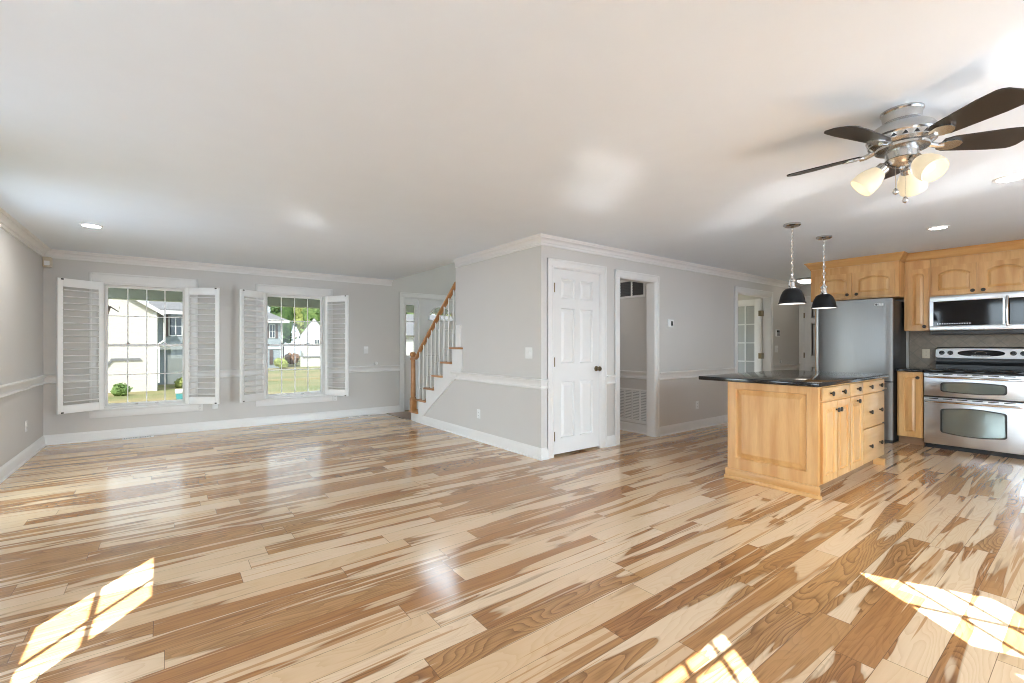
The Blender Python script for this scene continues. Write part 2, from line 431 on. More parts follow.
class MB:
    def __init__(s, mat=None):
        s.bm = bmesh.new()
        s.M = mat or Matrix()

    def v(s, p):
        return s.bm.verts.new(s.M @ Vector(p))

    def poly(s, ps):
        return s.bm.faces.new([s.v(p) for p in ps])

    def box(s, x0, x1, y0, y1, z0, z1, bev=0.0, seg=2):
        x0, x1 = min(x0, x1), max(x0, x1)
        y0, y1 = min(y0, y1), max(y0, y1)
        z0, z1 = min(z0, z1), max(z0, z1)
        vs_ = [s.v((x, y, z)) for x in (x0, x1) for y in (y0, y1) for z in (z0, z1)]
        f = [(0, 1, 3, 2), (4, 6, 7, 5), (0, 4, 5, 1), (2, 3, 7, 6), (0, 2, 6, 4), (1, 5, 7, 3)]
        fs = [s.bm.faces.new([vs_[i] for i in q]) for q in f]
        if bev > 0:
            es = list({e for q in fs for e in q.edges})
            bmesh.ops.bevel(s.bm, geom=es, offset=bev, segments=seg, affect='EDGES', profile=0.5)
        return s

    def rings(s, loops, closed=False, cap0=True, cap1=True):
        """bridge successive vertex loops of equal length"""
        ls = [[s.v(p) for p in lp] for lp in loops]
        n = len(ls[0])
        pairs = list(zip(ls, ls[1:])) + ([(ls[-1], ls[0])] if closed else [])
        for a, b in pairs:
            for i in range(n):
                j = (i + 1) % n
                s.bm.faces.new((a[i], a[j], b[j], b[i]))
        if not closed:
            if cap0:
                s.bm.faces.new(ls[0][::-1])
            if cap1:
                s.bm.faces.new(ls[-1])
        return s

    def lathe(s, prof, c=(0, 0, 0), axis=(0, 0, 1), n=28, cap0=True, cap1=True):
        q = Vector((0, 0, 1)).rotation_difference(Vector(axis).normalized()).to_matrix()
        c = Vector(c)
        loops = []
        for r, h in prof:
            r = max(r, 0.0004)
            loops.append([c + q @ Vector((r * math.cos(2 * math.pi * i / n), r * math.sin(2 * math.pi * i / n), h)) for i in range(n)])
        return s.rings(loops, cap0=cap0, cap1=cap1)

    def cyl(s, p0, p1, r0, r1=None, n=16):
        p0, p1 = Vector(p0), Vector(p1)
        return s.lathe([(r0, 0), (r0 if r1 is None else r1, (p1 - p0).length)], p0, p1 - p0, n)

    def tube(s, pts, r, n=8, closed=False):
        pts = [Vector(p) for p in pts]
        N = len(pts)
        loops = []
        up = None
        for i, p in enumerate(pts):
            a = pts[(i - 1) % N] if (closed or i > 0) else p
            b = pts[(i + 1) % N] if (closed or i < N - 1) else p
            t = (b - a).normalized()
            if up is None:
                up = Vector((0, 0, 1)) if abs(t.z) < 0.9 else Vector((1, 0, 0))
            u = (up - t * up.dot(t)).normalized()
            up = u
            w = t.cross(u)
            rr = r[i] if isinstance(r, (list, tuple)) else r
            loops.append([p + u * rr * math.cos(2 * math.pi * k / n) + w * rr * math.sin(2 * math.pi * k / n) for k in range(n)])
        return s.rings(loops, closed=closed)

    def sweep(s, prof, p0, p1, out, m0=0.0, m1=0.0):
        """profile [(outward, z)] swept from p0 to p1 (xy); m0/m1 lengthen each end per unit outward (mitres)"""
        p0, p1 = Vector((*p0, 0)), Vector((*p1, 0))
        d = (p1 - p0).normalized()
        o = Vector((*out, 0))
        a = [p0 + o * q[0] - d * q[0] * m0 + Vector((0, 0, q[1])) for q in prof]
        b = [p1 + o * q[0] + d * q[0] * m1 + Vector((0, 0, q[1])) for q in prof]
        return s.rings([a, b])

    def prism(s, poly, y0, y1):
        """polygon in local x,z extruded along y"""
        return s.rings([[(p[0], y0, p[1]) for p in poly], [(p[0], y1, p[1]) for p in poly]])

    def ell(s, c, r, sub=2, jit=0.0):
        res = bmesh.ops.create_icosphere(s.bm, subdivisions=sub, radius=1.0)
        for q in res['verts']:
            p = Vector(q.co)
            k = 1 + random.uniform(-jit, jit)
            q.co = s.M @ Vector((c[0] + p.x * r[0] * k, c[1] + p.y * r[1] * k, c[2] + p.z * r[2] * k))
        return s

    def panels(s, w, h, rects, th, depth=0.008, a=0.008, b=0.03, c=0.02, fieldy=0.15):
        """panelled slab: front at y=0, back at y=th; rects = (x0,x1,z0,z1,arch height)"""
        xs = sorted({0, w} | {r[0] for r in rects} | {r[1] for r in rects})
        zs = sorted({0, h} | {r[2] for r in rects} | {r[3] for r in rects})
        for i in range(len(xs) - 1):
            for k in range(len(zs) - 1):
                cx, cz = (xs[i] + xs[i + 1]) / 2, (zs[k] + zs[k + 1]) / 2
                if any(r[0] < cx < r[1] and r[2] < cz < r[3] for r in rects):
                    continue
                s.poly([(xs[i], 0, zs[k]), (xs[i + 1], 0, zs[k]), (xs[i + 1], 0, zs[k + 1]), (xs[i], 0, zs[k + 1])])
        s.poly([(0, th, 0), (0, th, h), (w, th, h), (w, th, 0)])
        for p, q in (((0, 0), (w, 0)), ((w, 0), (w, h)), ((w, h), (0, h)), ((0, h), (0, 0))):
            s.poly([(p[0], 0, p[1]), (p[0], th, p[1]), (q[0], th, q[1]), (q[0], 0, q[1])])
        for r in rects:
            x0, x1, z0, z1 = r[:4]
            ah = r[4] if len(r) > 4 else 0
            n = 14 if ah else 1
            top = []
            for i in range(n + 1):
                t = i / n
                x = x1 + (x0 - x1) * t
                top.append((x, z1 - ah * (2 * t - 1) ** 2))
            out = [(x0, z0), (x1, z0)] + top
            if ah:
                for i in range(n):
                    p, q = top[i], top[i + 1]
                    if i == 0 or i == n - 1 or True:
                        pts = [(p[0], 0, p[1]), (p[0], 0, z1), (q[0], 0, z1), (q[0], 0, q[1])]
                        if abs(p[1] - z1) < 1e-6 and abs(q[1] - z1) < 1e-6:
                            continue
                        if abs(p[1] - z1) < 1e-6:
                            pts.pop(1)
                        elif abs(q[1] - z1) < 1e-6:
                            pts.pop(2)
                        s.poly(pts)
            cx, cz, wr, hr = (x0 + x1) / 2, (z0 + z1) / 2, x1 - x0, z1 - z0

            def ins(i, y):
                return [(cx + (p[0] - cx) * (wr - 2 * i) / wr, y, cz + (p[1] - cz) * (hr - 2 * i) / hr) for p in out]
            s.rings([ins(0, 0), ins(a, depth), ins(a + c * 0.3, depth), ins(a + c * 0.3 + b, depth * fieldy)], cap0=False)
        return s

    def build(s, name, mat, parent=None, label=None, kind=None, smooth=True, ang=32, recalc=True):
        if recalc:
            bmesh.ops.recalc_face_normals(s.bm, faces=s.bm.faces[:])
        P = W(parent).inverted() if parent else Matrix()
        s.bm.transform(P)
        xs = [q.co.x for q in s.bm.verts]
        ys = [q.co.y for q in s.bm.verts]
        zs = [q.co.z for q in s.bm.verts]
        c = Vector(((min(xs) + max(xs)) / 2, (min(ys) + max(ys)) / 2, min(zs)))
        s.bm.transform(Matrix.Translation(-c))
        me = bpy.data.meshes.new(name)
        s.bm.to_mesh(me)
        s.bm.free()
        if smooth:
            me.polygons.foreach_set('use_smooth', [True] * len(me.polygons))
            me.set_sharp_from_angle(angle=R(ang))
        o = bpy.data.objects.new(name, me)
        COL.objects.link(o)
        if parent:
            o.parent = parent
        o.location = c
        me.materials.append(mat)
        if label:
            o['label'] = label
        if kind:
            o['kind'] = kind
        return o


def thing(name, label, cat, loc=(0, 0, 0), rz=0.0, group=None, kind=None):
    o = bpy.data.objects.new(name, None)
    o.empty_display_size = 0.1
    COL.objects.link(o)
    o.location = loc
    o.rotation_euler = (0, 0, rz)
    if kind:
        o['kind'] = kind
    else:
        o['label'] = label
        o['category'] = cat
    if group:
        o['group'] = group
    return o


def tag(o, label, cat, group=None):
    o['label'] = label
    o['category'] = cat
    if group:
        o['group'] = group
    return o


def dup(o, parent=None):
    c = o.copy()
    COL.objects.link(c)
    c.parent = parent
    for ch in list(o.children):
        dup(ch, c)
    return c


def FX(x, y, z=0.0):
    """front face looking towards -X: local x runs right as seen (-Y), local y goes into the object (+X)"""
    return Matrix(((0, 1, 0, x), (-1, 0, 0, y), (0, 0, 1, z), (0, 0, 0, 1)))


def FY(x, y, z=0.0):
    """front face looking towards -Y"""
    return Matrix.Translation((x, y, z))


H = 2.44


def wall(name, p0, p1, z0, z1, th, openings=(), mat=None):
    p0, p1 = Vector((*p0, 0)), Vector((*p1, 0))
    d = (p1 - p0).normalized()
    n = Vector((-d.y, d.x, 0))
    w = (p1 - p0).length
    Mx = Matrix(((d.x, n.x, 0, p0.x), (d.y, n.y, 0, p0.y), (0, 0, 1, 0), (0, 0, 0, 1)))
    b = MB(Mx)
    xs = sorted({0, w} | {o[0] for o in openings} | {o[1] for o in openings})
    zs = sorted({z0, z1} | {max(z0, o[2]) for o in openings} | {o[3] for o in openings})

    def hole(i, k):
        if i < 0 or k < 0 or i >= len(xs) - 1 or k >= len(zs) - 1:
            return True
        cx, cz = (xs[i] + xs[i + 1]) / 2, (zs[k] + zs[k + 1]) / 2
        return any(o[0] < cx < o[1] and o[2] < cz < o[3] for o in openings)
    for i in range(len(xs) - 1):
        for k in range(len(zs) - 1):
            if hole(i, k):
                continue
            a, e, f, g = xs[i], xs[i + 1], zs[k], zs[k + 1]
            b.poly([(a, 0, f), (e, 0, f), (e, 0, g), (a, 0, g)])
            b.poly([(a, th, f), (a, th, g), (e, th, g), (e, th, f)])
            if hole(i - 1, k):
                b.poly([(a, 0, f), (a, 0, g), (a, th, g), (a, th, f)])
            if hole(i + 1, k):
                b.poly([(e, 0, f), (e, th, f), (e, th, g), (e, 0, g)])
            if hole(i, k - 1):
                b.poly([(a, 0, f), (a, th, f), (e, th, f), (e, 0, f)])
            if hole(i, k + 1):
                b.poly([(a, 0, g), (e, 0, g), (e, th, g), (a, th, g)])
    bmesh.ops.remove_doubles(b.bm, verts=b.bm.verts[:], dist=1e-5)
    return b.build(name, mat or M['wall'], kind='structure', smooth=False)


# ------------------------------------------------------------------ shell
XL, YB, YH, XS, XK = -1.222, 8.03, 3.754, 3.25, 8.05
b = MB()
b.box(-1.35, 10.2, -1.75, 8.0, -0.12, 0.0)
b.build('floor', M['floor'], kind='structure', smooth=False)
b = MB()
b.box(3.216, 5.4, 7.05, 8.03, 0.0, 0.004)
b.build('floor_foyer', M['foyer'], kind='structure', smooth=False)
b = MB()
b.rings([[(x, y, z) for x, y in ((-1.33, -0.63), (1.74, -0.63), (2.19, -1.7), (10.2, -1.7), (10.2, 3.9), (-1.33, 3.9))] for z in (H, H + 0.2)])
b.box(-1.35, 3.3, 3.9, 8.0, H, H + 0.2)
b.box(4.4, 10.2, 3.9, 5.62, H, H + 0.2)
b.build('ceiling', M['ceil'], kind='structure', smooth=False)

W1 = (-0.675, 0.235, 0.42, 2.075)
W2 = (1.225, 2.125, 0.42, 2.075)
FD = (3.55, 5.05, 0.0, 2.15)
wall('wall_left', (XL, -0.53), (XL, YB), 0, H, 0.12, [(1.71, 2.39, 0.5, 2.32), (5.23, 6.43, 0.03, 2.15), (3.33, 4.03, 0.9, 2.15)])
wall('wall_back', (XL - 0.12, YB), (5.5, YB), 0, 5.2, 0.14,
     [(W1[0] - XL + 0.12, W1[1] - XL + 0.12, W1[2], W1[3]), (W2[0] - XL + 0.12, W2[1] - XL + 0.12, W2[2], W2[3]),
      (FD[0] - XL + 0.12, FD[1] - XL + 0.12, -0.01, FD[3]), (3.7 - XL + 0.12, 5.1 - XL + 0.12, 3.0, 4.8)])
wall('wall_stair', (XS, 5.60), (XS, YH + 0.116), 0, H, 0.11)
wall('wall_hall', (XS, YH), (10.0, YH), 0, H, 0.116,
     [(0.17, 0.958, -0.01, 2.122), (1.293, 2.03, -0.01, 2.107), (4.284, 5.49, -0.01, 2.13)])
wall('wall_kitchen', (XK, 2.75), (XK, -1.6), 0, H, 0.1)
wall('wall_passage', (10.0, 2.75), (XK, 2.75), 0, H, 0.09)
wall('wall_end', (10.0, 3.9), (10.0, 2.65), 0, H, 0.1)
wall('wall_rear', (1.8, -0.53), (XL - 0.12, -0.53), 0, H, 0.1, [(1.045, 1.70, 0.85, 2.236)])
wall('wall_bay', (2.253, -1.6), (1.8, -0.53), 0, H, 0.1, [(0.392, 0.97, 0.5, 2.226)])
wall('wall_kitchen_rear', (XK + 0.1, -1.6), (2.253, -1.6), 0, H, 0.1, [(3.55, 5.55, 0.03, 2.1), (2.15, 2.90, 1.2, 2.236)])
# hall behind the cased opening, closet, french-door room, stairwell
wall('wall_corridor_right', (5.35, 5.5), (5.35, YH + 0.116), 0, H, 0.09)
wall('wall_corridor_left', (4.42, YH + 0.116), (4.42, 5.5), 0, H, 0.05)
wall('wall_corridor_end', (4.3, 5.5), (7.3, 5.5), 0, H, 0.1)
wall('wall_study_left', (7.3, YH + 0.116), (7.3, 5.6), 0, H, 0.1)
wall('wall_study_right', (8.95, 5.6), (8.95, YH + 0.116), 0, H, 0.1)
wall('wall_study_back', (7.3, 5.5), (9.05, 5.5), 0, H, 0.1, [(0.35, 1.25, 0.8, 2.0)])
portal((-1.33, 5.3, 1.09), 1.2, 2.12, (1, 0, 0))
portal((-1.35, 3.15, 1.52), 0.7, 1.25, (1, 0, 0))
portal((8.1, 5.65, 1.4), 0.9, 1.2, (0, -1, 0))
portal((4.4, 8.2, 3.9), 1.4, 1.8, (0, -1, 0))
b = MB()
b.box(3.2, 3.3, 3.8, 8.03, H + 0.2, 5.2)
b.box(5.4, 5.5, 5.6, 8.03, 0, 5.2)
b.box(4.35, 5.5, 5.62, 5.7, 0, 5.2)
b.box(3.2, 5.5, 3.8, 3.9, H + 0.2, 5.2)
b.box(4.35, 4.4, 3.87, 5.62, 0, 5.2)
b.build('wall_stairwell', M['wall'], kind='structure', smooth=False)
b = MB()
b.box(3.2, 5.5, 3.8, 8.17, 5.2, 5.35)
b.build('ceiling_stairwell', M['ceil'], kind='structure', smooth=False)
b = MB()  # unseen slabs added to keep direct sun off the rear and side glass
b.box(2.3, 8.4, -3.6, -1.72, 2.5, 2.6)
b.box(-4.6, -1.36, 1.85, 7.0, 2.5, 2.6)
b.box(-4.6, -2.07, 0.0, 1.85, 2.5, 2.6)
b.build('added_sun_block', M['soffit'], kind='structure', smooth=False)

# ------------------------------------------------------------------ mouldings
BASE = [(0, 0), (0.016, 0), (0.016, 0.095), (0.012, 0.108), (0.006, 0.116), (0.004, 0.125), (0, 0.125)]
SHOE = [(0.016, 0), (0.030, 0), (0.028, 0.010), (0.016, 0.016)]
RAIL = [(0, 0.765), (0.018, 0.766), (0.024, 0.774), (0.020, 0.786), (0.008, 0.792), (0.007, 0.836), (0.018, 0.846), (0.022, 0.856), (0.042, 0.860), (0.044, 0.874), (0.0, 0.878)]
CROWN = [(0, 2.338), (0.016, 2.338), (0.018, 2.352), (0.010, 2.356), (0.014, 2.366), (0.024, 2.368), (0.030, 2.385), (0.044, 2.402), (0.064, 2.410), (0.064, 2.418), (0.074, 2.422), (0.080, 2.44), (0, 2.44)]
tn = [0]


def base(name, segs):
    b = MB()
    for (p0, p1, out, *m) in segs:
        m0, m1 = (m + [0, 0])[:2]
        b.sweep(BASE, p0, p1, out, m0, m1)
        b.sweep(SHOE, p0, p1, out, m0, m1)
    b.build('baseboard_' + name, M['trim'], kind='structure', ang=50)


def trims(prof, segs):
    b = MB()
    for (p0, p1, out, *m) in segs:
        m0, m1 = (m + [0, 0])[:2]
        b.sweep(prof, p0, p1, out, m0, m1)
    tn[0] += 1
    b.build('trim_%d' % tn[0], M['trim'], kind='structure', ang=50)


base('left', [((XL, -0.5), (XL, YB), (1, 0))])
base('back', [((XL, YB), (3.462, YB), (0, -1))])
base('stair', [((XS, 6.82), (XS, YH), (-1, 0), 0, 1)])
base('hall', [((XS, YH), (3.338, YH), (0, -1), 1, 0), ((4.288, YH), (4.46, YH), (0, -1)), ((5.368, YH), (7.436, YH), (0, -1)), ((8.835, YH), (9.985, YH), (0, -1))])
base('corridor', [((5.35, YH + 0.116), (5.35, 5.5), (-1, 0))])
trims(RAIL, [((XL, 2.2), (XL, YB), (1, 0))])
trims(RAIL, [((XL, YB), (-0.80, YB), (0, -1)), ((0.36, YB), (1.10, YB), (0, -1)), ((2.25, YB), (3.462, YB), (0, -1))])
trims(RAIL, [((XS, 5.70), (XS, YH), (-1, 0), 0, 1)])
trims(RAIL, [((XS, YH), (3.338, YH), (0, -1), 1, 0), ((4.288, YH), (4.46, YH), (0, -1)), ((5.368, YH), (7.436, YH), (0, -1)), ((8.835, YH), (9.985, YH), (0, -1))])
trims(RAIL, [((5.35, YH + 0.116), (5.35, 5.5), (-1, 0))])
trims(CROWN, [((XL, -0.5), (XL, YB), (1, 0))])
trims(CROWN, [((XL, YB), (3.30, YB), (0, -1))])
trims(CROWN, [((XS, 5.60), (XS, YH), (-1, 0), -1, 1)])
trims(CROWN, [((XS, YH), (9.98, YH), (0, -1), 1, 0)])


def casing(b, x0, x1, z0, z1, w=0.088, head=None, bottom=False, y=0.0, out=-1, th=0.02):
    """door or window casing in local frame, opening x0..x1"""
    hw = head or w
    for (a, c, e, f) in ((x0 - w, x0 + 0.006, z0, z1 - 0.006), (x1 - 0.006, x1 + w, z0, z1 - 0.006), (x0 - w, x1 + w, z1 - 0.006, z1 + hw)):
        b.box(a, c, y + out * th * 0.72, y, e, f, 0.003)
    ow = 0.026
    b.box(x0 - w, x0 - w + ow, y + out * th, y, z0, z1 + hw, 0.005)
    b.box(x1 + w - ow, x1 + w, y + out * th, y, z0, z1 + hw, 0.005)
    b.box(x0 - w, x1 + w, y + out * th, y, z1 + hw - ow, z1 + hw, 0.005)
    b.box(x0 - 0.018, x0 - 0.004, y + out * th * 0.9, y, z0, z1 + 0.02, 0.003)
    b.box(x1 + 0.004, x1 + 0.018, y + out * th * 0.9, y, z0, z1 + 0.02, 0.003)
    b.box(x0 - 0.018, x1 + 0.018, y + out * th * 0.9, y, z1 + 0.004, z1 + 0.018, 0.003)


def jamb(b, x0, x1, z0, z1, y0, y1, th=0.012):
    b.box(x0, x0 + th, y0, y1, z0, z1)
    b.box(x1 - th, x1, y0, y1, z0, z1)
    b.box(x0, x1, y0, y1, z1 - th, z1)


# corner casing strip beside the six-panel door and cased opening trim
b = MB(FY(0, YH))
casing(b, 4.543, 5.28, 0, 2.107)
jamb(b, 4.543, 5.28, 0, 2.107, -0.004, 0.12)
tn[0] += 1
b.build('trim_%d' % tn[0], M['trim'], kind='structure')

# ------------------------------------------------------------------ windows


def dh_window(name, x0, x1, z0, z1, Y, cols=4, rows=2, pane=None, out_dir=1, M0=None, apron=True, side=0.125):
    """double-hung window in a wall facing -Y at depth Y"""
    root = thing(name, '', '', ((x0 + x1) / 2, Y, z0) if M0 is None else M0.translation, kind='structure')
    MM = FY(0, Y) if M0 is None else M0
    b = MB(MM)
    if apron:
        casing(b, x0, x1, z0 - 0.01, z1, side, head=0.125)
        b.box(x0 - side - 0.03, x1 + side + 0.03, -0.05, 0.02, z0 - 0.035, z0 - 0.008, 0.006)
        b.box(x0 - side, x1 + side, -0.018, 0, z0 - 0.125, z0 - 0.035, 0.004)
    jamb(b, x0, x1, z0 - 0.01, z1, -0.002, 0.13, 0.02)
    b.box(x0, x1, -0.002, 0.13, z0 - 0.01, z0 + 0.012)
    b.build('window_frame', M['trim'], root)
    zm = (z0 + z1) / 2 + 0.0
    fw = 0.032
    for nm, a, c, y in (('sash_upper', zm - 0.018, z1 - 0.02, 0.075), ('sash_lower', z0 + 0.012, zm + 0.018, 0.045)):
        b = MB(MM)
        xa, xb = x0 + 0.02, x1 - 0.02
        b.box(xa, xa + fw, y, y + 0.028, a, c, 0.003)
        b.box(xb - fw, xb, y, y + 0.028, a, c, 0.003)
        b.box(xa + fw, xb - fw, y, y + 0.028, a, a + 0.036, 0.003)
        b.box(xa + fw, xb - fw, y, y + 0.028, c - 0.036, c, 0.003)
        for i in range(1, cols):
            x = xa + fw + (xb - xa - 2 * fw) * i / cols
            b.box(x - 0.006, x + 0.006, y + 0.006, y + 0.022, a + 0.03, c - 0.03)
        for k in range(1, rows):
            z = a + 0.036 + (c - a - 0.072) * k / rows
            b.box(xa + fw, xb - fw, y + 0.007, y + 0.021, z - 0.006, z + 0.006)
        s_ = b.build(nm.split('_')[0], M['trim'], root)
        g = MB(MM)
        g.poly([(xa + 0.02, y + 0.014, a + 0.02), (xb - 0.02, y + 0.014, a + 0.02), (xb - 0.02, y + 0.014, c - 0.02), (xa + 0.02, y + 0.014, c - 0.02)])
        g.build('pane', pane, s_, smooth=False)
    if apron:
        for i in (0.28, 0.72):
            b = MB(MM)
            x = x0 + (x1 - x0) * i
            b.box(x - 0.025, x + 0.025, 0.03, 0.062, zm + 0.018, zm + 0.03, 0.004)
            b.cyl((x, 0.045, zm + 0.03), (x, 0.045, zm + 0.04), 0.012)
            b.build('sash_lock', M['nickel'], root)
        for x in (x0 + (x1 - x0) * 0.38, x0 + (x1 - x0) * 0.62):
            b = MB(MM)
            b.box(x - 0.02, x + 0.02, 0.028, 0.045, z0 + 0.02, z0 + 0.032, 0.003)
            b.build('sash_lift', M['nickel'], root)
    return root


dh_window('window_1', *W1, YB, pane=M['pane_front'])
dh_window('window_2', *W2, YB, pane=M['pane_front'])


def simple_window(name, MM, w, z0, z1, xcuts, zcuts, rail=None, frame=0.0):
    """unseen daylight openings behind the viewpoint: bars and a clear pane; local x 0..w, y = wall thickness"""
    root = thing(name, '', '', MM.translation, kind='structure')
    b = MB(MM)
    for x in xcuts:
        b.box(x - 0.009, x + 0.009, 0.04, 0.06, z0, z1)
    for z in zcuts:
        b.box(0, w, 0.04, 0.06, z - 0.009, z + 0.009)
    if rail:
        b.box(0, w, 0.03, 0.07, *rail)
    b.box(0, w, 0.02, 0.08, z0 - 0.01, z0 + 0.006)
    b.build('sash', M['trim'], root)
    g = MB(MM)
    g.poly([(0, 0.05, z0), (w, 0.05, z0), (w, 0.05, z1), (0, 0.05, z1)])
    g.build('pane', M['pane_clear'], root, smooth=False)


def frame_of(p0, d):
    d = Vector((*d, 0)).normalized()
    n = Vector((-d.y, d.x, 0))
    return Matrix(((d.x, n.x, 0, p0[0]), (d.y, n.y, 0, p0[1]), (0, 0, 1, 0), (0, 0, 0, 1)))


simple_window('window_3', frame_of((XL, 1.18), (0, 1)), 0.68, 0.5, 2.32, (0.30,), (1.81,), (1.30, 1.44))
dv = (-0.39, 0.92)
simple_window('window_4', frame_of((2.253 - 0.39 * 0.392, -1.6 + 0.92 * 0.392), dv), 0.578, 0.5, 2.226, (0.20, 0.375), (1.83,), (1.35, 1.48))
simple_window('window_5', frame_of((0.755, -0.53), (-1, 0)), 0.655, 0.85, 2.236, (0.13, 0.33, 0.53), (2.085,), (1.35, 1.48))
simple_window('added_window_10', frame_of((XL, 4.7), (0, 1)), 1.2, 0.03, 2.15, (), (), None)  # unseen slider added to bring daylight to the far end
simple_window('added_window_11', frame_of((XL, 2.8), (0, 1)), 0.7, 0.9, 2.15, (0.35,), (), (1.48, 1.54))  # extra unseen window put in to brighten the far end
simple_window('added_window_6', frame_of((6.0, -1.6), (-1, 0)), 0.75, 1.2, 2.236, (0.25, 0.5), (1.7,), None)  # unseen window added for more daylight on the kitchen side
simple_window('added_window_7', frame_of((4.6, -1.6), (-1, 0)), 2.0, 0.03, 2.1, (0.95, 1.05), (), None)  # unseen glass doors added to let in general daylight
simple_window('added_window_8', frame_of((7.65, 5.5), (1, 0)), 0.9, 0.8, 2.0, (0.45,), (1.4,), None)  # unseen window added to light the study
simple_window('added_window_9', frame_of((3.7, YB), (1, 0)), 1.4, 3.0, 4.8, (0.7,), (), None)  # unseen transom added to light the stairwell


# ------------------------------------------------------------------ doors
def hinge(MM, x, z, mat, root, w=0.018):
    b = MB(MM)
    b.box(x - w, x + w * 0.6, -0.004, 0.004, z - 0.05, z + 0.05, 0.002)
    b.cyl((x, -0.009, z - 0.052), (x, -0.009, z + 0.052), 0.0085, n=10)
    b.build('hinge', mat, root)


def six_panel(b, w, h, th=0.035):
    c = [(0.12, 0.335), (w - 0.335, w - 0.12)]
    r = [(0.175, 0.82), (1.03, 1.663), (1.775, 2.006)]
    k = h / 2.11
    b.panels(w, h, [(x0, x1, z0 * k, z1 * k) for x0, x1 in c for z0, z1 in r], th, 0.015, 0.008, 0.036, 0.010, 0.25)


d1 = thing('door_1', '', '', (3.81, YH, 0), kind='structure')
b = MB(FY(0, YH))
casing(b, 3.42, 4.208, 0, 2.122)
jamb(b, 3.42, 4.208, 0, 2.122, -0.003, 0.12)
b.build('door_casing', M['trim'], d1)
b = MB(FY(3.434, YH + 0.012, 0.024))
six_panel(b, 0.76, 2.084)
b.build('door_leaf', M['door'], d1, ang=10)
for z in (0.23, 1.06, 1.89):
    hinge(FY(3.434, YH), 0, z, M['bronze'], d1)
b = MB(FY(0, YH))
b.lathe([(0.032, 0), (0.032, 0.006), (0.014, 0.012), (0.012, 0.03), (0.026, 0.045), (0.030, 0.058), (0.024, 0.068), (0.0, 0.072)], (4.135, 0.012, 0.965), (0, -1, 0))
b.build('door_knob', M['bronze'], d1)

# french door, standing open inside the study
d2 = thing('door_2', '', '', (8.66, YH + 0.12, 0), kind='structure')
b = MB(FY(0, YH))
casing(b, 7.534, 8.74, 0, 2.13)
jamb(b, 7.534, 8.74, 0, 2.13, -0.003, 0.12)
b.build('door_casing', M['trim'], d2)
FW, FH = 0.74, 2.08
MMd = Matrix(((0, 1, 0, 8.66), (-1, 0, 0, YH + 0.125 + FW), (0, 0, 1, 0.015), (0, 0, 0, 1)))
b = MB(MMd)
sx, bz, tz = 0.115, 0.24, 0.115
b.box(0, sx, 0, 0.035, 0, FH, 0.003)
b.box(FW - sx, FW, 0, 0.035, 0, FH, 0.003)
b.box(sx, FW - sx, 0, 0.035, 0, bz, 0.003)
b.box(sx, FW - sx, 0, 0.035, FH - tz, FH, 0.003)
for i in (1, 2):
    x = sx + (FW - 2 * sx) * i / 3
    b.box(x - 0.011, x + 0.011, 0.004, 0.031, bz, FH - tz)
for k in range(1, 5):
    z = bz + (FH - tz - bz) * k / 5
    b.box(sx, FW - sx, 0.004, 0.031, z - 0.011, z + 0.011)
leaf = b.build('door_leaf', M['door'], d2)
g = MB(MMd)
g.poly([(sx, 0.017, bz), (FW - sx, 0.017, bz), (FW - sx, 0.017, FH - tz), (sx, 0.017, FH - tz)])
g.build('pane', M['pane_door'], leaf, smooth=False)
for z in (0.3, 1.05, 1.83):
    b = MB()
    b.cyl((8.664, YH + 0.118, z - 0.052), (8.664, YH + 0.118, z + 0.052), 0.010, n=10)
    b.box(8.652, 8.66, YH + 0.12, YH + 0.165, z - 0.05, z + 0.05)
    b.box(8.675, 8.728, YH + 0.104, YH + 0.11, z - 0.05, z + 0.05)
    b.build('hinge', M['bronze'], d2)

# front entry: sidelight, six-panel style leaf with a fanlight
d3 = thing('door_3', '', '', (4.3, YB, 0), kind='structure')
b = MB(FY(0, YB))
casing(b, 3.55, 5.05, 0, 2.15, 0.09)
jamb(b, 3.55, 5.05, 0, 2.15, -0.003, 0.14)
b.box(3.855, 3.885, -0.004, 0.14, 0, 2.15, 0.003)
b.build('door_casing', M['trim'], d3)
b = MB(FY(3.562, YB + 0.03))
sw = 0.293
b.box(0, 0.045, 0, 0.04, 0, 2.138)
b.box(sw - 0.078, sw, 0, 0.04, 0, 2.138)
b.box(0.045, sw - 0.078, 0, 0.04, 2.01, 2.138)
b.box(0.045, sw - 0.078, 0, 0.04, 0.82, 1.05)
b.box(0.045, sw - 0.078, 0.014, 0.04, 0.0, 0.82)
b.box(0.045, sw - 0.078, 0, 0.04, 0.0, 0.2)
b.box(0.045, sw - 0.078, 0.008, 0.03, 1.36, 1.375)
b.box(0.045, sw - 0.078, 0.008, 0.03, 1.69, 1.705)
sl = b.build('sidelight', M['door'], d3)
g = MB(FY(3.562, YB + 0.03))
g.poly([(0.04, 0.02, 1.04), (sw - 0.07, 0.02, 1.04), (sw - 0.07, 0.02, 2.02), (0.04, 0.02, 2.02)])
g.build('pane', M['pane_front'], sl, smooth=False)
DW, DH = 0.92, 2.125
MM3 = FY(3.89, YB + 0.035, 0.012)
b = MB(MM3)
fx, fz, fr = DW / 2, 1.72, 0.275     # fanlight centre and radius
b.panels(DW, fz, [(0.13, 0.41, 0.2, 0.85), (0.51, 0.79, 0.2, 0.85), (0.13, 0.41, 1.03, 1.55), (0.51, 0.79, 1.03, 1.55)], 0.04, 0.01, 0.01, 0.034, 0.012, 0.25)
n = 20
arc = [(fx + fr * math.cos(math.pi * i / n), fz + fr * 1.02 * math.sin(math.pi * i / n)) for i in range(n + 1)]
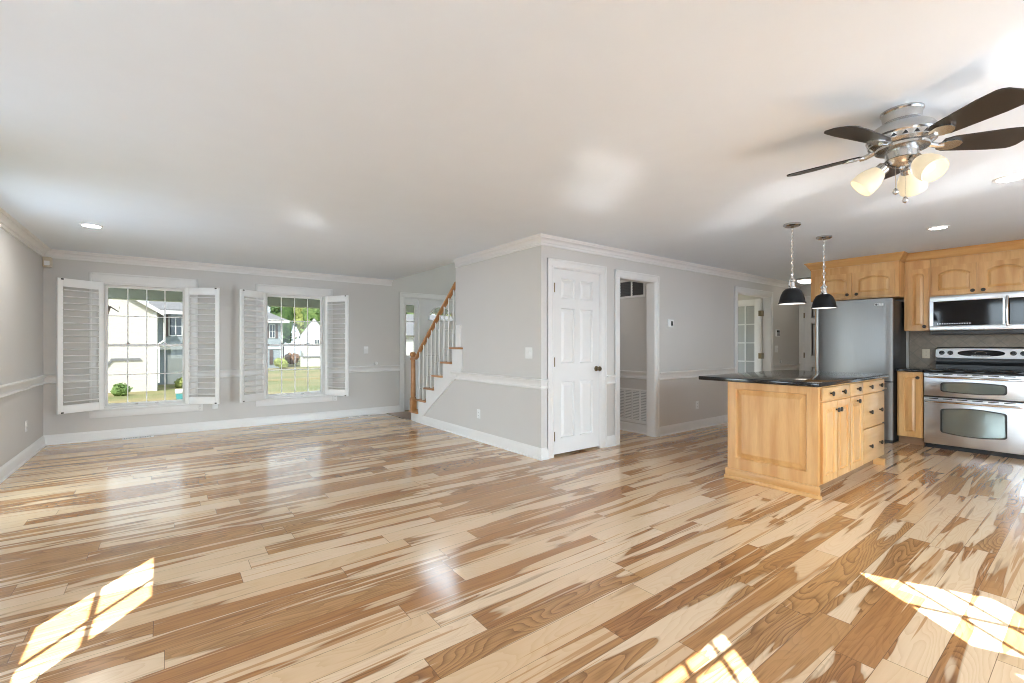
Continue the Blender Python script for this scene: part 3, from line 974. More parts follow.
for y in (0.0, 0.04):
    b.poly([(fx + fr, y, fz), (DW, y, fz), (DW, y, DH), (fx, y, DH)] + [(p[0], y, p[1]) for p in arc[:n // 2 + 1]][::-1])
    b.poly([(0, y, fz), (fx - fr, y, fz)] + [(p[0], y, p[1]) for p in arc[n // 2:]][::-1] + [(fx, y, DH), (0, y, DH)])
for p, q in zip(arc, arc[1:]):
    b.poly([(p[0], 0, p[1]), (q[0], 0, q[1]), (q[0], 0.04, q[1]), (p[0], 0.04, p[1])])
b.tube([(p[0], -0.004, p[1]) for p in arc], 0.014, 6)
b.cyl((fx - fr, -0.004, fz), (fx + fr, -0.004, fz), 0.014, n=6)
for i in (5, 10, 15):
    b.cyl((fx, 0.012, fz), (arc[i][0], 0.012, arc[i][1]), 0.006, n=6)
b.tube([(fx + 0.11 * math.cos(math.pi * i / 12), 0.012, fz + 0.11 * math.sin(math.pi * i / 12)) for i in range(13)], 0.006, 6)
lf = b.build('door_leaf', M['door'], d3, ang=10)
g = MB(MM3)
g.poly([(p[0], 0.02, p[1]) for p in arc])
g.build('pane', M['pane_front'], lf, smooth=False)
for z in (0.25, 1.1, 1.9):
    hinge(FY(3.888, YB + 0.035), 0, z, M['bronze'], d3)
b = MB()
b.box(3.56, 5.04, YB - 0.005, YB + 0.13, 0.0, 0.018, 0.004)
b.build('threshold', M['bronze'], d3)

# door at the end of the passage
d4 = thing('door_4', '', '', (10.0, 3.2, 0), kind='structure')
b = MB(FX(10.0, 3.66))
casing(b, 0.0, 0.80, 0, 2.122, 0.085)
b.build('door_casing', M['trim'], d4)
b = MB(FX(9.992, 3.652, 0.012))
six_panel(b, 0.784, 2.1, 0.008)
b.build('door_leaf', M['door'], d4, ang=10)
for z in (0.3, 1.05, 1.83):
    hinge(FX(9.992, 3.655), 0, z, M['bronze'], d4)


# ------------------------------------------------------------------ plantation shutters
def shutter(label, hx, ang, side):
    """hinged at (hx, wall); side=-1 swings out to the left, +1 to the right; ang = opening off the wall"""
    root = thing('plantation_shutter', label, 'shutter', (hx, YB - 0.055, 0.408), 0, 'shutters at the front windows')
    root.rotation_euler = (0, 0, math.pi + ang if side < 0 else -ang)
    w, h, t = 0.474, 1.66, 0.030
    MW = W(root)
    sg = 1 if side > 0 else -1
    y0, y1 = (0.0, t) if side > 0 else (-t, 0.0)
    b = MB(MW)
    st, rl = 0.052, 0.10
    b.box(0, st, y0, y1, 0, h, 0.003)
    b.box(w - st, w, y0, y1, 0, h, 0.003)
    b.box(st, w - st, y0 + 0.002, y1 - 0.002, 0, rl, 0.003)
    b.box(st, w - st, y0 + 0.002, y1 - 0.002, h - rl, h, 0.003)
    b.build('frame', M['shutter'], root)
    b = MB(MW)
    nl = 18
    tilt = R(shutter.tilt)
    ym = (y0 + y1) / 2
    for i in range(nl):
        z = rl + (h - 2 * rl) * (i + 0.5) / nl
        loop = []
        for k in range(10):
            a = 2 * math.pi * k / 10
            u, q = 0.032 * math.cos(a), 0.0075 * math.sin(a)
            loop.append((u * math.cos(tilt) - q * math.sin(tilt), u * math.sin(tilt) + q * math.cos(tilt)))
        b.rings([[(st + 0.002, ym + p[0], z + p[1]) for p in loop], [(w - st - 0.002, ym + p[0], z + p[1]) for p in loop]])
    b.build('louvers', M['shutter'], root)
    for z in (0.012, h - 0.012):
        b = MB(MW)
        yf = y0 if side > 0 else y1
        b.box(w - 0.055, w - 0.03, yf - sg * 0.008, yf + sg * 0.003, z - 0.008, z + 0.008, 0.002)
        b.build('catch', M['pewter'], root)
    for z in (0.3, h - 0.3):
        b = MB(MW)
        b.cyl((-0.006, ym, z - 0.035), (-0.006, ym, z + 0.035), 0.006, n=8)
        b.build('hinge', M['plastic'], root)
    return root


shutter.tilt = 3
shutter('white louvred shutter folded open beside the far left wall', W1[0] + 0.02, R(33.5), -1)
shutter.tilt = 4
shutter('white louvred shutter on right side of window nearest far left wall', W1[1] - 0.03, R(35), 1)
shutter.tilt = 22
shutter('white louvred shutter with tilted slats on left side of window nearest stairs', W2[0] + 0.015, R(38), -1)
shutter.tilt = 4
shutter('white louvred shutter standing open between window and front door', W2[1] - 0.012, R(58), 1)


# ------------------------------------------------------------------ staircase
stair = thing('staircase', 'oak-treaded staircase with white balusters climbing behind the grey wall', 'staircase', (3.75, 6.2, 0))
RISE, RUN, Y0, X0, X1 = 0.2105, 0.2715, 7.035, 3.235, 4.32
NS = 9
for i in range(NS):
    yn = Y0 - RUN * i
    zt = 0.165 + RISE * i
    xs = X0 - 0.035 if i < 6 else 3.37
    b = MB()
    b.box(xs, X1, yn - RUN - 0.005, yn + 0.03, zt - 0.028, zt, 0.008)
    b.build('tread', M['oak'], stair)
    b = MB()
    b.box(X0 if i < 6 else 3.37, X1, yn - 0.02, yn, max(0.0, zt - RISE), zt - 0.028)
    b.build('riser', M['trim'], stair)
# closed side below the treads: white stepped stringer, grey triangle of wall below it
pts = [(Y0, 0.0)]
for i in range(6):
    zt = 0.165 + RISE * i - 0.028
    pts += [(Y0 - RUN * i, zt), (Y0 - RUN * (i + 1), zt)]
yb_, zb_ = Y0 - RUN * 6, 0.165 + RISE * 5 - 0.028
sl_ = RISE / RUN


def strip_z(y):
    return 0.02 + (6.80 - y) * (0.753 - 0.056) / (6.764 - 5.666)


low = [(yb_, strip_z(yb_)), (6.80, 0.0)]
b = MB(Matrix(((0, 1, 0, 0), (1, 0, 0, 0), (0, 0, 1, 0), (0, 0, 0, 1))))
b.rings([[(p[0], X0, p[1]) for p in pts + low], [(p[0], X0 + 0.03, p[1]) for p in pts + low]])
b.build('stringer', M['trim'], stair, smooth=False)
b = MB(Matrix(((0, 1, 0, 0), (1, 0, 0, 0), (0, 0, 1, 0), (0, 0, 0, 1))))
tri = [(6.80, 0.0), (yb_, strip_z(yb_)), (5.62, strip_z(yb_)), (5.62, 0.0)]
tri = [(6.80, 0.0), (5.6, strip_z(5.6)), (5.6, 0.0)]
b.rings([[(p[0], XS, p[1]) for p in tri], [(p[0], XS + 0.08, p[1]) for p in tri]])
b.build('wall_stair_side', M['wall'], kind='structure', smooth=False)
# white half post where the rail meets the wall
b = MB()
b.box(3.225, 3.34, 5.44, 5.555, 1.225, 1.53, 0.004)
b.build('half_post', M['trim'], stair)
# balusters, two to a tread
XB = X0 + 0.03


def rail_z(y):
    return 1.095 + (6.847 - y) * (2.155 - 1.119) / (6.847 - 5.594)


nbal = 0
for i in range(1, 6):
    for q in (0.30, 0.80) if i else (0.8,):
        y = Y0 + 0.01 - RUN * (i + q - 0.28)
        if y < 5.66:
            continue
        zt = 0.165 + RISE * i
        zr = rail_z(y) - 0.02
        b = MB()
        hh = zr - zt
        b.box(XB - 0.016, XB + 0.016, y - 0.016, y + 0.016, zt, zt + hh * 0.22, 0.002)
        b.lathe([(0.016, hh * 0.22), (0.011, hh * 0.235), (0.0165, hh * 0.25), (0.0145, hh * 0.27), (0.0145, hh * 0.32), (0.010, hh)], (XB, y, zt), n=12)
        b.build('baluster', M['trim'], stair)
# handrail with volute drop to the newel
b = MB()
prof = [(-0.028, -0.02), (0.028, -0.02), (0.034, 0.0), (0.03, 0.018), (0.016, 0.03), (-0.016, 0.03), (-0.03, 0.018), (-0.034, 0.0)]
path = [(5.61, rail_z(5.61)), (6.55, rail_z(6.55)), (6.74, rail_z(6.74)), (6.84, rail_z(6.84) - 0.02), (6.92, rail_z(6.92) - 0.005), (7.02, rail_z(6.99) + 0.045), (7.07, rail_z(6.99) + 0.04)]
b.rings([[(XB + p[0], y, z + p[1]) for p in prof] for y, z in path])
b.build('handrail', M['oak'], stair)
b = MB()
yn = 7.02
b.box(XB - 0.045, XB + 0.045, yn - 0.045, yn + 0.045, 0.165, 0.36, 0.005)
b.lathe([(0.045, 0.36), (0.05, 0.372), (0.036, 0.385), (0.042, 0.41), (0.041, 0.6), (0.036, 1.0), (0.030, 1.015), (0.040, 1.03), (0.028, 1.04), (0.03, 1.06)], (XB, yn, 0), n=20)
b.lathe([(0.0, -0.045), (0.036, -0.03), (0.05, -0.005), (0.05, 0.02), (0.036, 0.045), (0.0, 0.055)], (XB, yn + 0.01, 1.085), n=20)
b.build('newel_post', M['oak'], stair)
b = MB()
b.box(3.20, 3.225, 7.02, 8.015, 0.0, 0.006)
b.box(X0 - 0.0, 3.9, 7.037, 7.047, 0, 0.012)
b.build('trim_20', M['bronze'], kind='structure')


# ------------------------------------------------------------------ cabinets
def knob(MM, x, z, parent, y=0.0, r=0.021):
    b = MB(MM)
    b.lathe([(0.007, 0), (0.006, 0.012), (r * 0.9, 0.018), (r, 0.024), (r * 0.85, 0.030), (0, 0.033)], (x, y, z), (0, -1, 0), n=14)
    b.build('knob', M['pewter'], parent)


def cab_door(MM, x0, x1, z0, z1, parent, kx=None, kz=None, arch=0.0, mat=None, st=0.055, name='door', rail=None):
    w, h = x1 - x0, z1 - z0
    m2 = MM @ Matrix.Translation((x0, -0.02, z0))
    b = MB(m2)
    rl = rail or st
    b.panels(w, h, [(st, w - st, rl, h - rl, arch)], 0.02, 0.013, 0.005, 0.026, 0.010, 0.15)
    d = b.build(name, mat or M['maple'], parent, ang=10)
    if kx is not None:
        knob(MM, kx, kz, d, -0.02)
    return d


def slab_front(MM, x0, x1, z0, z1, parent, knobs=(), name='drawer'):
    b = MB(MM)
    b.box(x0, x1, -0.02, 0, z0, z1, 0.005)
    d = b.build(name, M['maple_x'], parent)
    for x, z in knobs:
        knob(MM, x, z, d, -0.02)
    return d


# --- island
IX0, IX1, IY0, IY1 = 4.235, 5.93, 1.44, 2.19
isl = thing('kitchen_island', 'honey maple island cabinet with panelled end on the open floor', 'kitchen island', ((IX0 + IX1) / 2, (IY0 + IY1) / 2, 0))
b = MB()
b.box(IX0 + 0.002, IX1, IY0 + 0.002, IY1 - 0.02, 0.10, 0.914)
b.build('body', M['maple'], isl)
b = MB()
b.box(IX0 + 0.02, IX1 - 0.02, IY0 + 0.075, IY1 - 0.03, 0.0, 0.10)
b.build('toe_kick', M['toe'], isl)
b = MB(FX(IX0 - 0.018, IY1, 0.0))
b.panels(IY1 - IY0 - 0.0, 0.914, [(0.075, IY1 - IY0 - 0.085, 0.20, 0.845)], 0.022, 0.017, 0.008, 0.042, 0.012, 0.15)
b.build('end_panel', M['maple'], isl, ang=10)
b = MB()
b.box(IX0 - 0.034, IX0 - 0.016, IY0 - 0.016, IY1 + 0.016, 0.03, 0.098, 0.004)
b.box(IX0 - 0.045, IX0 - 0.016, IY0 - 0.026, IY1 + 0.024, 0.0, 0.032, 0.005)
b.box(IX0 - 0.02, IX1 + 0.03, IY1 - 0.002, IY1 + 0.016, 0.03, 0.098, 0.004)
b.build('base_moulding', M['maple_h'], isl)
b = MB()
b.box(IX1 - 0.02, IX1 + 0.03, IY0 - 0.02, IY1, 0.0, 0.07, 0.005)
b.build('base_moulding', M['maple_h'], isl)
MI = FY(0, IY0)
slab_front(MI, 4.262, 4.895, 0.79, 0.898, isl, ((4.42, 0.845), (4.70, 0.845)))
slab_front(MI, 4.905, 5.255, 0.79, 0.898, isl, ((5.085, 0.845),))
slab_front(MI, 5.265, 5.915, 0.79, 0.898, isl, ((5.44, 0.845), (5.75, 0.845)))
cab_door(MI, 4.262, 4.572, 0.115, 0.775, isl, 4.545, 0.70)
cab_door(MI, 4.582, 4.895, 0.115, 0.775, isl, 4.612, 0.70)
cab_door(MI, 4.91, 5.245, 0.115, 0.775, isl, 5.08, 0.735, name='door')
slab_front(MI, 5.265, 5.915, 0.455, 0.775, isl, ((5.44, 0.60), (5.75, 0.60)))
slab_front(MI, 5.265, 5.915, 0.115, 0.44, isl, ((5.44, 0.27), (5.75, 0.27)))

b = MB()
b.box(4.095, 5.97, 1.395, 2.415, 0.915, 0.95, 0.007, 3)
tag(b.build('countertop', M['granite']), 'polished black granite slab overhanging the maple island', 'countertop')

# --- refrigerator
fr_ = thing('refrigerator', 'tall stainless steel refrigerator with bottom freezer drawer', 'refrigerator', (7.6, 2.09, 0))
FYa, FYb, FXf = 2.515, 1.672, 7.275
b = MB()
b.box(FXf + 0.075, 7.96, FYb + 0.004, FYa - 0.004, 0.03, 1.825, 0.006)
b.build('body', M['charcoal'], fr_)
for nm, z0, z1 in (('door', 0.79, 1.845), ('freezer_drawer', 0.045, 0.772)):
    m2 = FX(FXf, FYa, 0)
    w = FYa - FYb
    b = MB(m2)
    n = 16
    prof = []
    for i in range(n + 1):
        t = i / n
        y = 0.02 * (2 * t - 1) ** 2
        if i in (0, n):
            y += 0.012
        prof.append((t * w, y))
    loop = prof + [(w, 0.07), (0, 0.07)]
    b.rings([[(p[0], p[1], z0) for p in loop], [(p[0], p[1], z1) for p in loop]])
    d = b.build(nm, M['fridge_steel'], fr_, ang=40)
    if nm == 'door':
        b = MB(m2)
        b.tube([(0.035, 0.004, 0.83), (0.035, -0.035, 0.86), (0.035, -0.048, 1.0), (0.035, -0.048, 1.66), (0.035, -0.035, 1.79), (0.035, 0.004, 1.82)], 0.013, 10)
        b.build('handle', M['satin'], d)
        b = MB(m2)
        b.box(0.665, 0.755, 0.004, 0.016, 1.752, 1.785, 0.002)
        bd = b.build('badge', M['plastic'], d)
        b = MB(m2)
        b.lathe([(0.0135, 0), (0.0135, 0.003), (0.009, 0.0031), (0.009, 0.001)], (0.685, 0.0045, 1.7685), (0, -1, 0), n=20)
        b.box(0.684, 0.687, 0.0015, 0.004, 1.762, 1.776)
        b.build('emblem', M['pewter'], bd)
        cu = bpy.data.curves.new('badge_text', 'FONT')
        cu.body = 'LG'
        cu.size = 0.036
        cu.extrude = 0.0012
        to = bpy.data.objects.new('badge_text', cu)
        COL.objects.link(to)
        dg = bpy.context.evaluated_depsgraph_get()
        me = bpy.data.meshes.new_from_object(to.evaluated_get(dg))
        bpy.data.objects.remove(to)
        lo = bpy.data.objects.new('lettering', me)
        COL.objects.link(lo)
        me.materials.append(M['pewter'])
        lo.parent = bd
        lo.matrix_local = W(bd).inverted() @ m2 @ Matrix.Translation((0.702, 0.003, 1.7565)) @ Matrix.Rotation(R(90), 4, 'X')
    else:
        b = MB(m2)
        b.tube([(0.06, 0.004, 0.70), (0.09, -0.04, 0.70), (w / 2, -0.05, 0.70), (w - 0.09, -0.04, 0.70), (w - 0.06, 0.004, 0.70)], 0.013, 10)
        b.build('handle', M['chrome'], d)
b = MB()
b.box(FXf + 0.06, 7.9, FYb + 0.01, FYa - 0.01, 0.0, 0.045)
b.build('grille', M['matteblack'], fr_)

# --- fridge cabinet, wall cabinet, over-microwave cabinet
UX = 7.72
CAB_TOP = 2.334
fc = thing('fridge_cabinet', 'deep maple wall cabinet with two arched doors above the refrigerator', 'cabinet', (7.78, 2.15, 1.87))
b = MB()
b.box(7.50, XK - 0.004, 1.65, 2.655, 1.875, CAB_TOP)
b.build('body', M['maple'], fc)
MF = FX(7.5, 2.655)
cab_door(MF, 0.06, 0.497, 1.90, 2.235, fc, 0.455, 1.94, 0.05)
cab_door(MF, 0.522, 0.965, 1.90, 2.235, fc, 0.56, 1.94, 0.05)
b = MB()
b.box(7.62, XK - 0.004, 2.62, 2.64, 0.0, 1.875)
b.build('side_panel', M['maple'], fc)

wc = thing('wall_cabinet', 'narrow tall maple wall cabinet between refrigerator and microwave', 'cabinet', (7.88, 1.5, 1.43))
b = MB()
b.box(UX, XK - 0.004, 1.393, 1.645, 1.435, CAB_TOP)
b.build('body', M['maple'], wc)
MU = FX(UX, 1.645)
cab_door(MU, 0.035, 0.243, 1.445, 2.225, wc, 0.205, 1.485, 0.03, st=0.05)

mc = thing('wall_cabinet', 'short maple wall cabinet with two arched doors above the microwave', 'cabinet', (7.88, 0.95, 1.86))
b = MB()
b.box(UX, XK - 0.004, 0.52, 1.390, 1.862, CAB_TOP)
b.build('body', M['maple'], mc)
MC_ = FX(UX, 1.390)
cab_door(MC_, 0.02, 0.418, 1.872, 2.235, mc, 0.385, 1.905, 0.05)
cab_door(MC_, 0.446, 0.85, 1.872, 2.235, mc, 0.475, 1.905, 0.05)

rc_ = thing('wall_cabinet', 'maple wall cabinet at the right end past the microwave', 'cabinet', (7.88, 0.2, 1.43))
b = MB()
b.box(UX, XK - 0.004, -0.12, 0.515, 1.435, CAB_TOP)
b.build('body', M['maple'], rc_)
MR = FX(UX, 0.515)
cab_door(MR, 0.02, 0.31, 1.445, 2.225, rc_, 0.28, 1.485, 0.04)
cab_door(MR, 0.325, 0.615, 1.445, 2.225, rc_, 0.355, 1.485, 0.04)

CC = [(0, 2.335), (0.008, 2.335), (0.012, 2.352), (0.02, 2.36), (0.036, 2.385), (0.056, 2.418), (0.064, 2.424), (0.066, 2.437), (0, 2.437)]
b = MB()
b.sweep(CC, (7.5, 2.655), (7.5, 1.65), (-1, 0), 1, 1)
b.sweep(CC, (7.5, 1.65), (UX, 1.65), (0, -1), 1, -1)
b.sweep(CC, (UX, 1.65), (UX, -0.12), (-1, 0), -1, 0)
b.sweep(CC, (XK, 2.655), (7.5, 2.655), (0, 1), 0, 1)
tag(b.build('cabinet_crown', M['maple_h'], ang=50), 'maple crown moulding running along the tops of wall cabinets', 'moulding')

# --- base cabinets and counters
bc = thing('base_cabinet', 'narrow maple base cabinet between refrigerator and stove', 'cabinet', (7.72, 1.53, 0))
b = MB()
b.box(7.42, XK - 0.004, 1.405, 1.652, 0.10, 0.914)
b.build('body', M['maple'], bc)
b = MB()
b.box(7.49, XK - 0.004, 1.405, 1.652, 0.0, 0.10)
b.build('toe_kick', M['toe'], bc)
cab_door(FX(7.42, 1.652), 0.018, 0.236, 0.11, 0.902, bc, 0.205, 0.845, st=0.055)
b = MB()
b.box(7.375, XK, 1.402, 1.664, 0.915, 0.95, 0.006)
tag(b.build('countertop', M['granite']), 'short black granite counter tucked between stove and refrigerator', 'countertop')
bc2 = thing('base_cabinet', 'maple base cabinet on the far side of the stove', 'cabinet', (7.72, 0.2, 0))
b = MB()
b.box(7.42, XK - 0.004, -0.12, 0.535, 0.10, 0.914)
b.build('body', M['maple'], bc2)
b = MB()
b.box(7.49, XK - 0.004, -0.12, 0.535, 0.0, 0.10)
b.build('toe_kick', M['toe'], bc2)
cab_door(FX(7.42, 0.535), 0.02, 0.32, 0.11, 0.902, bc2, 0.05, 0.845)
cab_door(FX(7.42, 0.535), 0.335, 0.635, 0.11, 0.902, bc2, 0.365, 0.845)
b = MB()
b.box(7.375, XK, -0.14, 0.536, 0.915, 0.95, 0.006)
tag(b.build('countertop', M['granite']), 'black granite counter at the right edge past the stove', 'countertop')
b = MB()
b.box(8.036, XK, -0.12, 1.665, 0.95, 1.44)
b.build('wall_backsplash', M['tile'], kind='structure', smooth=False)

# --- microwave
mw = thing('microwave', 'stainless over-range microwave with dark glass door', 'microwave', (7.85, 0.95, 1.38))
MWX, MY0, MY1 = 7.66, 1.386, 0.528
mwid = MY0 - MY1
b = MB()
b.box(MWX + 0.03, XK - 0.002, MY1, MY0, 1.40, 1.858, 0.004)
b.build('body', M['matteblack'], mw)
mm = FX(MWX, MY0, 0)
b = MB(mm)
b.box(0.0, mwid, 0.0, 0.03, 1.79, 1.858, 0.004)       # top vent band
b.box(0.0, mwid, 0.0, 0.03, 1.432, 1.488, 0.004)
b.box(0.0, 0.035, 0.0, 0.03, 1.488, 1.79)
b.box(0.63, 0.665, 0.0, 0.03, 1.488, 1.79)
b.box(mwid - 0.02, mwid, 0.0, 0.03, 1.488, 1.79)
dd = b.build('door_frame', M['steel'], mw)
b = MB(mm)
b.box(0.035, 0.63, 0.006, 0.03, 1.488, 1.79)
b.build('window', M['blackglass'], dd)
b = MB(mm)
b.box(0.665, mwid - 0.02, 0.004, 0.03, 1.488, 1.79)
cp = b.build('control_panel', M['blackglass'], mw)
b = MB(mm)
for k in range(14):
    b.box(0.07 + 0.022 * k, 0.08 + 0.022 * k, 0.004, 0.007, 1.507, 1.518)
b.build('button_marks', M['nickel'], dd)
b = MB(mm)
b.tube([(0.668, 0.004, 1.475), (0.668, -0.035, 1.49), (0.668, -0.048, 1.56), (0.668, -0.05, 1.64), (0.668, -0.048, 1.72), (0.668, -0.035, 1.80), (0.668, 0.004, 1.812)], 0.014, 10)
b.build('handle', M['chrome'], mw)
b = MB(mm)
b.box(0.005, mwid - 0.005, 0.012, 0.35, 1.378, 1.432, 0.006)
b.build('underside', M['charcoal'], mw)

# --- stove
stv = thing('stove', 'stainless steel double-oven electric stove', 'stove', (7.72, 0.97, 0))
SX, SY0, SY1 = 7.392, 1.395, 0.543
sw_ = SY0 - SY1
ms = FX(SX, SY0, 0)
b = MB()
b.box(SX + 0.045, XK - 0.002, SY1, SY0, 0.05, 0.93)
b.build('body', M['charcoal'], stv)
b = MB()
b.box(SX + 0.05, XK - 0.05, SY1 + 0.01, SY0 - 0.01, 0.0, 0.055)
b.build('toe_kick', M['matteblack'], stv)
b = MB(ms)
b.box(0.0, sw_, 0.0, 0.60, 0.925, 0.952, 0.006)
ct = b.build('cooktop', M['blackglass'], stv)


def rrect(x0, x1, z0, z1, bulge=0.0, n=8, r=0.03):
    """rounded rectangle with top and bottom bowed outward"""
    pts = []
    for cx, cz, a0 in ((x1 - r, z1 - r, 0), (x0 + r, z1 - r, 90), (x0 + r, z0 + r, 180), (x1 - r, z0 + r, 270)):
        for i in range(n + 1):
            a = R(a0 + 90 * i / n)
            pts.append((cx + r * math.cos(a), cz + r * math.sin(a)))
        if a0 in (0, 180):
            sgn = 1 if a0 == 0 else -1
            zz = z1 if a0 == 0 else z0
            for i in range(1, 10):
                t = i / 10
                xa, xb = (x1 - r, x0 + r) if a0 == 0 else (x0 + r, x1 - r)
                pts.append((xa + (xb - xa) * t, zz + sgn * bulge * math.sin(math.pi * t)))
    return pts


for z0, z1, wz0, wz1, bul in ((0.635, 0.912, 0.69, 0.805, 0.012), (0.056, 0.618, 0.20, 0.49, 0.022)):
    b = MB(ms)
    b.box(0.003, sw_ - 0.003, 0.0, 0.045, z0, z1, 0.008)
    dr = b.build('oven_door', M['steel'], stv)
    b = MB(ms)
    p = rrect(0.155, 0.70, wz0, wz1, bul)
    q = rrect(0.170, 0.685, wz0 + 0.013, wz1 - 0.013, bul)
    b.rings([[(x, -0.001, z) for x, z in p], [(x, -0.006, z) for x, z in p], [(x, -0.006, z) for x, z in q], [(x, -0.002, z) for x, z in q]], cap0=False, cap1=False)
    b.build('window_surround', M['black'], dr)
    b = MB(ms)
    b.poly([(x, -0.0025, z) for x, z in q])
    b.build('window', M['ovenglass'], dr, smooth=False)
    zt = z1 - 0.028
    b = MB(ms)
    for k in range(6):
        xa = 0.05 + (sw_ - 0.1) * k / 6
        b.box(xa, xa + 0.085, -0.002, 0.002, zt + 0.010, zt + 0.019)
    b.build('vent_slots', M['black'], dr)
    b = MB(ms)
    zh = zt - 0.018
    b.tube([(0.02, 0.002, zh), (0.024, -0.03, zh), (0.06, -0.045, zh), (sw_ / 2, -0.052, zh), (sw_ - 0.06, -0.045, zh), (sw_ - 0.024, -0.03, zh), (sw_ - 0.02, 0.002, zh)], 0.0125, 10)
    b.build('handle', M['chrome'], dr)
# backguard
b = MB(ms)
BG = [(0.53, 0.952), (0.655, 0.952), (0.655, 1.225), (0.62, 1.225), (0.585, 1.205), (0.57, 1.11), (0.565, 1.04), (0.53, 1.0)]
bw = 0.02
b.rings([[(bw, p[0], p[1]) for p in BG], [(sw_ - bw, p[0], p[1]) for p in BG]])
b.build('backguard_base', M['black'], stv)
b = MB(ms)
# sloping silver fascia with rounded corners
ex = Vector((0, 0.02, 0.115)).normalized()


def fasc(x, s, out):
    return (x, 0.555 + ex.y * s - out, 1.085 + ex.z * s)


p = rrect(0.015, sw_ - 0.015, 0.0, 0.125, 0.004, 6, 0.03)
b.rings([[fasc(x, s, -0.02) for x, s in p], [fasc(x, s, 0.006) for x, s in p], [fasc(sw_ / 2 + (x - sw_ / 2) * 0.99, 0.0625 + (s - 0.0625) * 0.93, 0.012) for x, s in p]])
fa = b.build('control_fascia', M['steel'], stv)
b = MB(ms)
el = [(sw_ / 2 + 0.205 * math.cos(a) * (1 if abs(math.cos(a)) < 0.9 else 1), 0.064 + 0.040 * math.copysign(abs(math.sin(a)) ** 0.8, math.sin(a))) for a in [2 * math.pi * i / 40 for i in range(40)]]
b.rings([[fasc(x, s, 0.012) for x, s in el], [fasc(x, s, 0.015) for x, s in el]])
ds = b.build('display', M['blackglass'], fa)
b = MB(ms)
el2 = [(sw_ / 2 + 0.05 * math.cos(a), 0.066 + 0.022 * math.sin(a)) for a in [2 * math.pi * i / 24 for i in range(24)]]
b.tube([fasc(x, s, 0.0155) for x, s in el2], 0.0018, 5, closed=True)
for k in range(7):
    x = sw_ / 2 - 0.075 + 0.025 * k
    c0 = fasc(x, 0.034, 0.016)
    b.box(c0[0] - 0.007, c0[0] + 0.007, c0[1] - 0.001, c0[1] + 0.002, c0[2] - 0.003, c0[2] + 0.003)
b.build('display_marks', M['nickel'], ds)
for x in (0.075, 0.155, sw_ - 0.155, sw_ - 0.075):
    b = MB(ms)
    c0 = fasc(x, 0.066, 0.011)
    b.lathe([(0.027, 0), (0.027, 0.006), (0.021, 0.01), (0.018, 0.03), (0.0, 0.032)], c0, (0, -1, 0.17), n=20)
    b.box(x - 0.004, x + 0.004, c0[1] - 0.04, c0[1] - 0.02, c0[2] - 0.012, c0[2] + 0.024, 0.002)
    b.build('knob', M['black'], fa)
for cx, cyy, r in ((0.2, 0.17, 0.1), (0.64, 0.17, 0.085), (0.2, 0.40, 0.08), (0.64, 0.40, 0.1)):
    b = MB(ms)
    b.tube([(cx + r * math.cos(2 * math.pi * i / 32), cyy + r * math.sin(2 * math.pi * i / 32), 0.9518) for i in range(32)], 0.0012, 4, closed=True)
    b.build('burner_ring', M['nickel'], ct)


# ------------------------------------------------------------------ lights
def chain(b, x, y, z0, z1, link=0.046):
    n = int((z1 - z0) / (link * 0.72))
    st = (z1 - z0) / n
    for i in range(n):
        zc = z0 + st * (i + 0.5)
        pts = []
        for k in range(12):
            a = 2 * math.pi * k / 12
            u, q = 0.011 * math.cos(a), link * 0.5 * math.sin(a)
            pts.append((x + u, y, zc + q) if i % 2 else (x, y + u, zc + q))
        b.tube(pts, 0.0033, 5, closed=True)


def pendant(x, y, label):
    r = thing('pendant_lamp', label, 'pendant lamp', (x, y, 1.65), 0, 'pendants over the island')
    b = MB()
    b.lathe([(0.075, 2.44), (0.075, 2.424), (0.06, 2.412), (0.02, 2.408), (0.012, 2.40), (0.0, 2.398)], (x, y, 0), n=28)
    b.build('canopy', M['nickel'], r)
    b = MB()
    chain(b, x, y, 1.945, 2.405)
    b.build('chain', M['chrome'], r)
    b = MB()
    b.tube([(x + 0.006, y, 1.93), (x + 0.012, y + 0.006, 2.1), (x - 0.01, y, 2.25), (x + 0.006, y, 2.40)], 0.003, 6)
    b.build('cord', M['plastic'], r)
    b = MB()
    b.lathe([(0.040, 1.80), (0.042, 1.812), (0.030, 1.818), (0.026, 1.87), (0.034, 1.875), (0.034, 1.888), (0.018, 1.90), (0.010, 1.925), (0.012, 1.945), (0, 1.95)], (x, y, 0), n=24)
    b.tube([(x - 0.04, y, 1.81), (x - 0.058, y, 1.83), (x - 0.056, y, 1.87), (x - 0.03, y, 1.905), (x, y, 1.918), (x + 0.03, y, 1.905), (x + 0.056, y, 1.87), (x + 0.058, y, 1.83), (x + 0.04, y, 1.81)], 0.0055, 8)
    for s in (-1, 1):
        b.cyl((x + s * 0.046, y, 1.84), (x + s * 0.075, y, 1.84), 0.008, n=10)
    b.build('yoke', M['chrome'], r)
    b = MB()
    oP = [(0.036, 1.808), (0.055, 1.803), (0.078, 1.782), (0.096, 1.745), (0.108, 1.70), (0.113, 1.672), (0.119, 1.664), (0.119, 1.655)]
    iP = [(0.114, 1.655), (0.109, 1.672), (0.104, 1.70), (0.091, 1.742), (0.074, 1.776), (0.052, 1.796), (0.034, 1.80)]
    b.lathe(oP + iP, (x, y, 0), n=36, cap0=False, cap1=False)
    b.build('shade', M['shade'], r)
    b = MB()
    b.lathe([(0.112, 1.6555), (0.110, 1.662), (0.0, 1.664)], (x, y, 0), n=36)
    b.build('diffuser', M['pendlight'], r)


pendant(4.899, 1.899, 'black dome pendant over the end of island nearest the white door')
pendant(5.743, 1.906, 'black dome pendant over the island end near the refrigerator')


